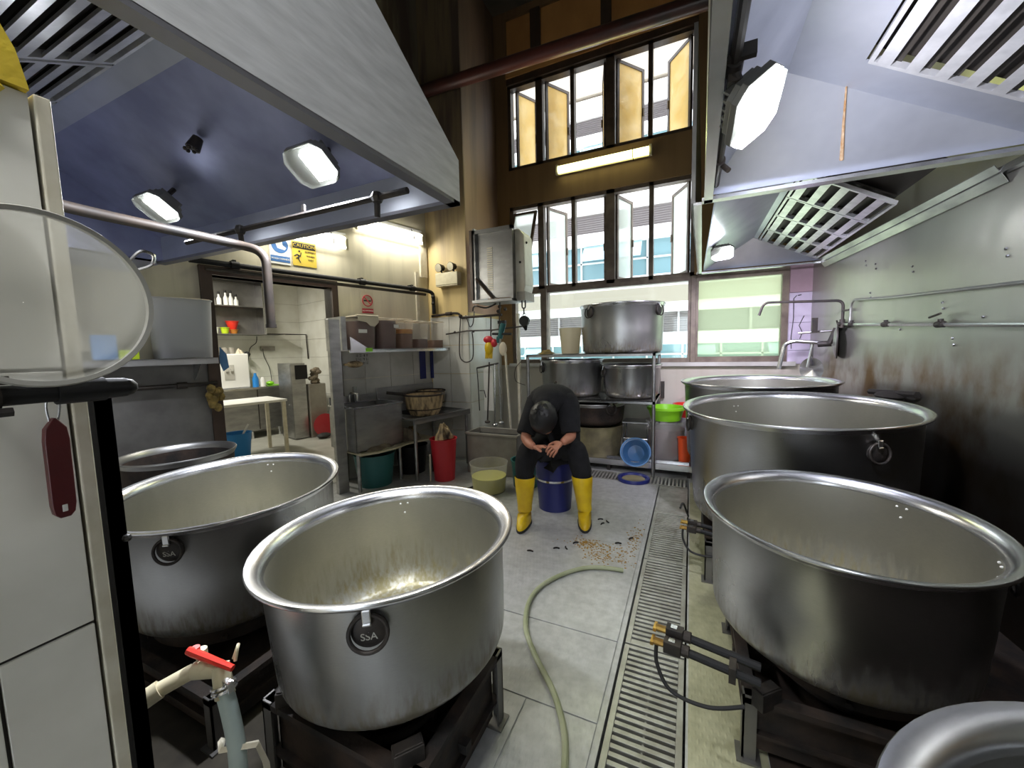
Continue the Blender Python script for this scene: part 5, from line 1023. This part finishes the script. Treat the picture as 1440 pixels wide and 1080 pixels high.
sL, sR = (-1.085, 2.83, .92), (-.845, 2.85, .92); eL, eR = (-1.125, 2.67, .68), (-.785, 2.73, .70); wL, wR = (-1.01, 2.555, .645), (-.80, 2.56, .695); NK = (-.972, 2.76, .955)
body = [[(*PEL, .12, .10), (-1.0, 3.0, .74, .10, .08), (-.985, 2.90, .90, .10, .08), (*NK, .055), (-.964, 2.68, .90, .062), (-.96, 2.64, .865, .08), (-.958, 2.60, .82, .07)],
        [(-.985, 2.90, .90, .10, .08), (-1.06, 2.85, .91, .045), (-1.11, 2.755, .80, .045), (*eL, .042), (-1.07, 2.61, .655, .037), (*wL, .026)],
        [(-.985, 2.90, .90, .10, .08), (-.87, 2.875, .91, .045), (-.81, 2.795, .82, .045), (*eR, .042), (-.79, 2.645, .70, .037), (*wR, .027)],
        [(*PEL, .12, .10), (-1.09, 2.97, .535, .09), (-1.12, 2.82, .56, .075), (*kL, .05), (-1.14, 2.69, .33, .042), (*aL, .038)],
        [(*PEL, .12, .10), (-.93, 2.98, .535, .09), (-.84, 2.90, .56, .075), (*kR, .05), (-.745, 2.85, .33, .042), (*aR, .038)]]
skin('body', body, 'skin', per, 2)
def loft(rings, xax, seg=28):
    mb = MB(); P = [Vector(r[:3]) for r in rings]; vs = []; fs = []
    for i, r in enumerate(rings):
        tg = (P[min(i+1, len(P)-1)]-P[max(i-1, 0)]).normalized(); xa = Vector(xax); xa = (xa-tg*xa.dot(tg)).normalized(); ya = tg.cross(xa)
        for j in range(seg):
            q = 2*PI*j/seg; k = 1+.035*noise.noise((math.cos(q)*3, math.sin(q)*3, i*.7)); vs.append(P[i]+xa*r[3]*k*math.cos(q)+ya*r[4]*k*math.sin(q))
    for i in range(len(P)-1):
        for j in range(seg): fs.append((i*seg+j, i*seg+(j+1) % seg, (i+1)*seg+(j+1) % seg, (i+1)*seg+j))
    fs += [tuple(range(seg)), tuple(range((len(P)-1)*seg, len(P)*seg))]; return mb.add(vs, fs)
def dense(rings, n=5):
    P = [Vector(r[:3]) for r in rings]; c = bez(P, n); m_ = len(rings)-1; out = []
    for i, p in enumerate(c):
        u_ = i/n; k = min(int(u_), m_-1); f = u_-k; f = f*f*(3-2*f); out.append((*p, *(rings[k][q]*(1-f)+rings[k+1][q]*f for q in (3, 4))))
    return out
obj('shirt', loft(dense([(-1.01, 3.08, .47, .15, .13), (-1.012, 3.08, .54, .195, .155), (-1.0, 3.05, .70, .190, .15), (-.99, 2.985, .85, .200, .15), (-.98, 2.89, .945, .190, .125), (-.97, 2.79, .955, .135, .10), (-.963, 2.715, .92, .088, .085), (-.961, 2.68, .895, .07, .07)]), (1, .1, 0)), 'black_cloth', per, ang=80)
for rg in ([(-1.04, 2.87, .955, .05, .05), (-1.085, 2.845, .925, .088, .09), (-1.108, 2.775, .825, .080, .082), (-1.122, 2.705, .735, .072, .072), (-1.126, 2.685, .705, .070, .068)],
           [(-.90, 2.885, .955, .05, .05), (-.853, 2.865, .925, .088, .09), (-.818, 2.80, .83, .080, .082), (-.795, 2.75, .755, .072, .072), (-.788, 2.738, .725, .070, .068)]):
    obj('sleeve', loft(dense(rg), (1, .1, 0)), 'black_cloth', per, ang=80)
skin('trousers', [[(-1.01, 3.07, .56, .20, .16), (-1.09, 2.97, .545, .115), (-1.11, 2.82, .565, .105), (-1.125, 2.705, .56, .092), (-1.138, 2.69, .45, .086), (-1.142, 2.69, .385, .074), (-1.142, 2.69, .30, .062)],
                  [(-1.01, 3.07, .56, .20, .16), (-.93, 2.98, .545, .115), (-.85, 2.90, .565, .105), (-.77, 2.835, .57, .092), (-.752, 2.845, .45, .087), (-.74, 2.855, .385, .075), (-.74, 2.855, .30, .062)]], 'black_cloth', per, 2, .01)
# apron falling between the knees
mb = MB(); ap = [(-1.09, 2.80, .60), (-.82, 2.88, .61), (-.86, 2.88, .50), (-1.06, 2.80, .46)]; mb.prism(ap, (.006, -.016, 0)); obj('apron', mb, 'black_cloth', per, smooth=False, bevel=.01)
# bowed head: hair seen from above, face turned to the floor
hd = Matrix.Translation((-.958, 2.625, .845)) @ Matrix.Rotation(R_(58), 4, 'X')
mb = MB(); mb.ball((0, 0, 0), (.080, .100, .108), 22, hd)
mb.ball((0, -.085, -.035), (.014, .022, .02), 8, hd)
for s_ in (-1, 1): mb.ball((s_*.080, .01, -.02), (.012, .024, .034), 10, hd); mb.ball((s_*.03, -.088, -.0), (.012, .01, .008), 8, hd)
mb.ball((0, -.085, -.07), (.025, .012, .008), 8, hd); mb.ball((0, -.04, -.09), (.05, .05, .035), 12, hd); obj('face', mb, 'skin', per)
mb = MB(); n_, sg = 14, 28; vs = []; fs = []
for i in range(n_+1):
    a = PI*.66*i/n_
    for j in range(sg):
        b_ = 2*PI*j/sg; k = 1 + .10*noise.noise((math.cos(b_)*6, math.sin(b_)*6, i*.9)); vs.append(hd @ Vector((.097*k*math.sin(a)*math.cos(b_), .004+.118*k*math.sin(a)*math.sin(b_), .006+.122*k*math.cos(a))))
for i in range(n_):
    for j in range(sg): fs.append((i*sg+j, i*sg+(j+1) % sg, (i+1)*sg+(j+1) % sg, (i+1)*sg+j))
mb.add(vs, fs); obj('hair', mb, 'hair', per)
def hand(name, w, fwd, palm, s=1.0, curl=.9):
    """w wrist, fwd direction of fingers, palm normal"""
    f = Vector(fwd).normalized(); n_ = Vector(palm); n_ = (n_-f*n_.dot(f)).normalized(); sd = f.cross(n_); w = Vector(w); ch = []
    def P(a, b_, c): return tuple(w + f*a*s + sd*b_*s + n_*c*s)
    base = (*P(0, 0, 0), .024*s, .020*s); mid = (*P(.045, 0, 0), .034*s, .018*s); kn = (*P(.078, 0, 0), .036*s, .015*s)
    ch.append([base, mid, kn])
    for k, (y, ln) in enumerate(((-.030, .88), (-.010, 1.0), (.011, .95), (.030, .76))):
        a, b_, c = .030*ln, .026*ln, .020*ln; x = .086; q = [kn, (*P(x, y, .0), .0095*s)]; ang = curl*.5; z = 0
        for l in (a, b_, c): x += l*math.cos(ang); z += l*math.sin(ang); q.append((*P(x, y*1.05, z), .0080*s)); ang += curl*.55
        ch.append(q)
    ch.append([mid, (*P(.04, -.036, .008), .012*s), (*P(.066, -.050, .022), .0095*s), (*P(.088, -.046, .034), .0085*s)])
    return skin(name, ch, 'skin', per, 1)
hand('hand', wL, (.9, -.12, .10), (-.1, -.3, -1), 1.05, .8)
hand('hand', wR, (-.45, -.75, -.35), (-.5, .3, -.8), 1.0, 1.1)
mb = MB(); mb.tube([(-.93, 2.505, .645), (-.87, 2.51, .655), (-.83, 2.525, .66)], [.012, .016, .008], 8); solo('root_vegetable', mb, 'charred', 'dark slender item held between the hands of the seated person', 'vegetable')
for (a, top, dr) in ((aL, (-1.142, 2.69, .37), (.18, -1, 0)), (aR, (-.74, 2.855, .37), (.26, -1, 0))):
    d = Vector(dr).normalized(); A = Vector(a); T = Vector(top)
    mb = MB(); sg = 20; rings = []
    for k, (z, r) in enumerate(((.374, .076), (.366, .080), (.25, .068), (.15, .056), (.11, .055))):
        c = A.lerp(T, (z-.10)/.27); rings.append([(c.x+r*math.cos(2*PI*j/sg), c.y+r*math.sin(2*PI*j/sg), z) for j in range(sg)])
    sdv = Vector((-d.y, d.x, 0))
    for z, ln, wd_, bk in ((.085, .11, .052, .058), (.055, .165, .050, .060), (.03, .185, .050, .060), (.012, .185, .048, .058)):
        rg = []
        for j in range(sg):
            q = 2*PI*j/sg; cx = math.cos(q); fx = cx*ln if cx > 0 else cx*bk; rg.append(tuple(Vector((A.x, A.y, 0)) + d*fx + sdv*(wd_*math.sin(q)) + ZV*z))
        rings.append(rg)
    vs = [p for r in rings for p in r]; fs = []
    for i in range(len(rings)-1):
        for j in range(sg): fs.append((i*sg+j, i*sg+(j+1) % sg, (i+1)*sg+(j+1) % sg, (i+1)*sg+j))
    fs.append(tuple(range((len(rings)-1)*sg, len(rings)*sg))); mb.add(vs, fs); b_ = obj('rubber_boot', mb, 'yellow_boot', per, ang=60)
    mb = MB(); vs = []; 
    for z, e in ((.024, .004), (.006, .004)):
        for j in range(sg):
            q = 2*PI*j/sg; cx = math.cos(q); fx = cx*(.185+e) if cx > 0 else cx*(.060+e); vs.append(tuple(Vector((A.x, A.y, 0)) + d*fx + sdv*((.050+e)*math.sin(q)) + ZV*z))
    mb.add(vs, [(j, (j+1) % sg, sg+(j+1) % sg, sg+j) for j in range(sg)]+[tuple(range(sg)), tuple(range(2*sg-1, sg-1, -1))]); obj('sole', mb, 'black_rubber', b_)

# ================================================================== TILED ROOM BEYOND THE DOORWAY
t_ = thing('wall_cabinet', 'open steel wall cabinet with two shelves in the room beyond the doorway', 'cabinet', WP(-.9, -3.6, 1.66))
mb = MB(); s0, s1 = -1.75, -.62
mb.box(s0, s1, -3.74, -3.73, 1.68, 2.56, WM); mb.box(s0, s1, -3.74, -3.42, 2.55, 2.565, WM); mb.box(s0, s1, -3.74, -3.42, 1.675, 1.69, WM); mb.box(s0, s1, -3.74, -3.42, 2.12, 2.135, WM); mb.box(s0, s0+.015, -3.74, -3.42, 1.68, 2.56, WM); obj('carcass', mb, 'dull_steel', t_, smooth=False)
mb = MB(); mb.box(s1-.012, s1, -3.74, -3.40, 1.68, 2.56, WM); mb.box(s1-.02, s1+.01, -3.42, -3.40, 1.68, 2.56, WM); obj('side_panel', mb, 'bright_steel', t_, smooth=False)
mb = MB(); mb.box(s1, -.30, -3.74, -3.45, 1.685, 1.70, WM); mb.tube([WP(-.3, -3.45, 1.69), WP(.05, -3.45, 1.69), WP(.06, -3.45, 1.25)], .012, 6); obj('shelf_bar', mb, 'iron', t_, smooth=False)
for k, (s, h, mm) in enumerate(((-1.28, .16, 'milky'), (-1.20, .17, 'white_plastic'), (-1.11, .20, 'white_plastic'), (-1.04, .20, 'white_plastic'), (-.97, .15, 'white_plastic'))):
    t_ = thing('spray_bottle', ('milky squat bottle, first on the upper cabinet shelf', 'white bottle with slim neck, second on the upper cabinet shelf', 'tall white bottle with black cap in the middle of the upper cabinet shelf', 'tall white bottle with black cap after the middle one on the cabinet shelf', 'short white bottle last on the upper cabinet shelf')[k], 'bottle', WP(s, -3.55, 2.136), 'bottles on the upper cabinet shelf')
    mb = MB(); mb.lathe([(.001, 0), (.032, 0), (.032, h*.6), (.014, h*.8), (.014, h), (.001, h)], 16); obj('bottle_body', mb, mm, t_, world=False); mb = MB(); mb.lathe([(.001, h), (.018, h), (.016, h+.04), (.001, h+.04)], 12); obj('cap', mb, 'black_plastic', t_, world=False)
for k, (s, w_, h, mm, lb) in enumerate(((-1.30, .09, .09, 'white_plastic', 'white tub on the lower shelf of the open wall cabinet'), (-1.17, .11, .09, 'lime', 'lime green bowl on the lower shelf of the open wall cabinet'), (-1.05, .10, .06, 'chili_orange', 'orange dish on the lower shelf of the open wall cabinet'))):
    pail('food_bowl', lb, *WP(s, -3.5, 0).xy, w_*.4, w_*.55, h, mm, 'bowl', 1.691)
pail('funnel', 'orange red funnel shaped bowl stacked behind the dish in the wall cabinet', *WP(-1.03, -3.62, 0).xy, .03, .09, .20, 'scarlet', 'bowl', 1.691)
t_ = thing('water_dispenser', 'white countertop water dispenser in the tiled room', 'water dispenser', WP(-1.1, -3.4, .83))
mb = MB(); mb.box(-1.34, -.95, -3.70, -3.28, .835, 1.37, WM); obj('case', mb, 'white_plastic', t_, smooth=False, bevel=.015)
mb = MB(); mb.box(-1.29, -1.16, -3.281, -3.274, .97, 1.20, WM); mb.box(-1.27, -1.24, -3.275, -3.25, 1.10, 1.14, WM); mb.box(-1.21, -1.18, -3.275, -3.25, 1.10, 1.14, WM); obj('tap_panel', mb, 'grey_tile', t_, smooth=False)
for k, s in enumerate((-1.30, -1.21, -1.12)):
    mb = MB(); X = Matrix.Translation(WP(s, -3.45, 1.371)); mb.lathe([(.001, 0), (.035, 0), (.04, .10), (.036, .10), (.03, .006), (.001, .006)], 16, X); solo('mug', mb, 'grey_plastic', ('dark mug at the near end of the water dispenser top', 'dark mug in the middle of the water dispenser top', 'dark mug beside the pink cloth on the water dispenser')[k], 'mug', 'mugs on the water dispenser')
rag('pink and white cloth on top of the water dispenser', -1.02, -3.45, 1.371, (.06, .06, .07), 'cloth_white', 7)
t_ = thing('steel_counter', 'steel cabinet counter under the water dispenser in the tiled room', 'counter', WP(-1, -3.4, 0))
mb = MB(); mb.box(-1.9, -.45, -3.74, -3.15, .80, .83, WM); obj('worktop', mb, 'bright_steel', t_, smooth=False)
mb = MB(); mb.box(-1.9, -.90, -3.70, -3.18, .13, .80, WM); mb.box(-.90, -.47, -3.70, -3.22, .13, .80, WM); obj('cabinet_body', mb, 'steel', t_, smooth=False)
for s in (-1.0, -.6): mb = MB(); mb.cyl(WP(s, -3.22, 0), WP(s, -3.22, .14), .02); obj('leg', mb, 'bright_steel', t_)
mb = MB(); mb.box(-.905, -.895, -3.219, -3.17, .15, .79, WM); obj('door_edge', mb, 'iron', t_, smooth=False)
mb = MB(); X = Matrix.Translation(WP(-.87, -3.30, .831)); mb.lathe([(.001, 0), (.045, 0), (.045, .13), (.02, .19), (.02, .22), (.001, .22)], 16, X); solo('bottle', mb, 'bright_blue', 'blue bottle standing on the counter beside the water dispenser', 'bottle')
mb = MB(); X = Matrix.Translation(WP(-.77, -3.28, .831)); mb.lathe([(.001, 0), (.04, 0), (.04, .10), (.02, .15), (.001, .15)], 16, X); solo('bottle', mb, 'white_plastic', 'small white bottle next to the blue bottle on the counter', 'bottle')
mb = MB(); mb.box(-.72, -.49, -3.6, -3.25, .831, .836, WM); mb.ball(WP(-.64, -3.35, .87), (.06, .06, .035), 12); solo('dish_cloth', mb, 'green_plastic', 'green cloth and mat at the end of the steel counter', 'cloth', smooth=True)
t_ = thing('wall_socket', 'grey wall socket with black cable above the counter', 'socket', WP(-.46, -3.75, 1.45)); mb = MB(); mb.box(-.60, -.38, -3.748, -3.72, 1.41, 1.49, WM); obj('plate', mb, 'grey_plastic', t_, smooth=False)
mb = MB(); mb.tube(bez([WP(-.58, -3.71, 1.45), WP(-.57, -3.70, 1.3), WP(-.5, -3.70, 1.1), WP(-.48, -3.70, .84)], 5), .006, 6); obj('cable', mb, 'black_rubber', t_)
mb = MB(); mb.tube(bez([WP(-.66, -3.70, 1.66), WP(-.68, -3.70, 1.55), WP(-.78, -3.70, 1.45), WP(-.82, -3.70, 1.2), WP(-.84, -3.68, .95)], 5), .007, 6); mb.ball(WP(-.86, -3.6, 1.36), (.05, .05, .05), 8); solo('cable', mb, 'black_rubber', 'black cable trailing down the tiles from the cabinet to the counter', 'cable')
t_ = thing('white_table', 'low white table in the room beyond the doorway', 'table', WP(-1.6, -1.5, 0))
mb = MB(); mb.box(-2.2, -1.06, -2.35, -1.7, .72, .75, WM); obj('top', mb, 'white_plastic', t_, smooth=False)
for s, o in ((-1.09, -1.74), (-1.09, -2.31), (-2.17, -1.74), (-2.17, -2.31)): mb = MB(); mb.box(s-.02, s+.02, o-.02, o+.02, 0, .72, WM); obj('leg', mb, 'near_trim', t_, smooth=False)
p = WP(-1.56, -2.05, 0); pail('bucket', 'bright blue bucket beneath the white table', p.x, p.y, .13, .16, .33, 'bright_blue', 'bucket', .005)
mb = MB(); mb.tube([WP(-1.60, -2.05, .10), WP(-1.44, -2.0, .44)], .014, 6); solo('stick', mb, 'white_plastic', 'white stick standing in the bright blue bucket', 'stick')
t_ = thing('tall_locker', 'tall grey steel cabinet standing in the tiled room', 'cabinet', WP(-.6, -2.6, 0))
mb = MB(); mb.box(-.66, -.45, -2.95, -2.48, .02, 1.20, WM); obj('cabinet_body', mb, 'steel', t_, smooth=False)
mb = MB(); mb.box(-.665, -.655, -2.94, -2.50, .04, 1.18, WM); mb.cyl(WP(-.66, -2.6, .55), WP(-.68, -2.6, .55), .012); obj('door', mb, 'steel', t_, smooth=False)
mb = MB(); mb.box(-.60, -.42, -2.485, -2.47, .95, 1.17, WM); obj('dark_panel', mb, 'black_plastic', t_, smooth=False)
mb = MB(); mb.box(-.42, -.15, -2.62, -2.45, .0, .86, WM); solo('steel_bin', mb, 'grey_plastic', 'dull grey box beside the tall steel cabinet', 'box', smooth=False, bevel=.01)
for k, (z, a) in enumerate(((1.1, 'white'), (.8, 'grey'))):
    mb = MB(); mb.box(.02, .07, -2.2, -1.75, z-.1, z+.16, WM); solo('wall_box', mb, 'paper_white', '%s wall box mounted %s beside the tall cabinet' % (a, 'higher' if k == 0 else 'lower'), 'box', smooth=False)
mb = MB()
for k in range(12): mb.ball(WP(-.30+rnd.gauss(0, .04), -2.53+rnd.gauss(0, .03), .87+k*.02), (.06, .05, .04), 8)
solo('rag', mb, 'rag', 'heap of dark rags piled on the grey box in the tiled room', 'rag')
mb = MB(); X = frame3(WP(-.26, -2.35, .20), WU, ZV, WN); mb.lathe([(.001, -.05), (.12, -.03), (.17, .0), (.18, .01), (.11, -.02), (.001, -.04)], 28, X); solo('plastic_basin', mb, 'red_plastic', 'crimson plastic basin propped on its side in the tiled room', 'basin')
mb = MB(); mb.ball(WP(-.33, -2.25, .05), (.09, .12, .04), 12); solo('shoe', mb, 'black_rubber', 'black shoe on the floor below the crimson basin', 'shoe')
mb = MB(); mb.tube([WP(.05, -2.6, 2.5), WP(.05, -2.55, 1.9), WP(.05, -2.3, 1.7), WP(.05, -2.25, 1.3)], .010, 6); solo('hanging_pipe', mb, 'teal_plastic', 'thin dark green pipe hanging on the bright tiles of the back room', 'pipe')
mb = MB(); mb.ball(WP(.05, -2.15, 2.02), (.05, .05, .05), 10); mb.ball(WP(.05, -1.95, 2.0), (.05, .05, .05), 10); solo('wall_lamp', mb, 'mirror', 'small twin head lamp on the bright tiles of the back room', 'lamp')
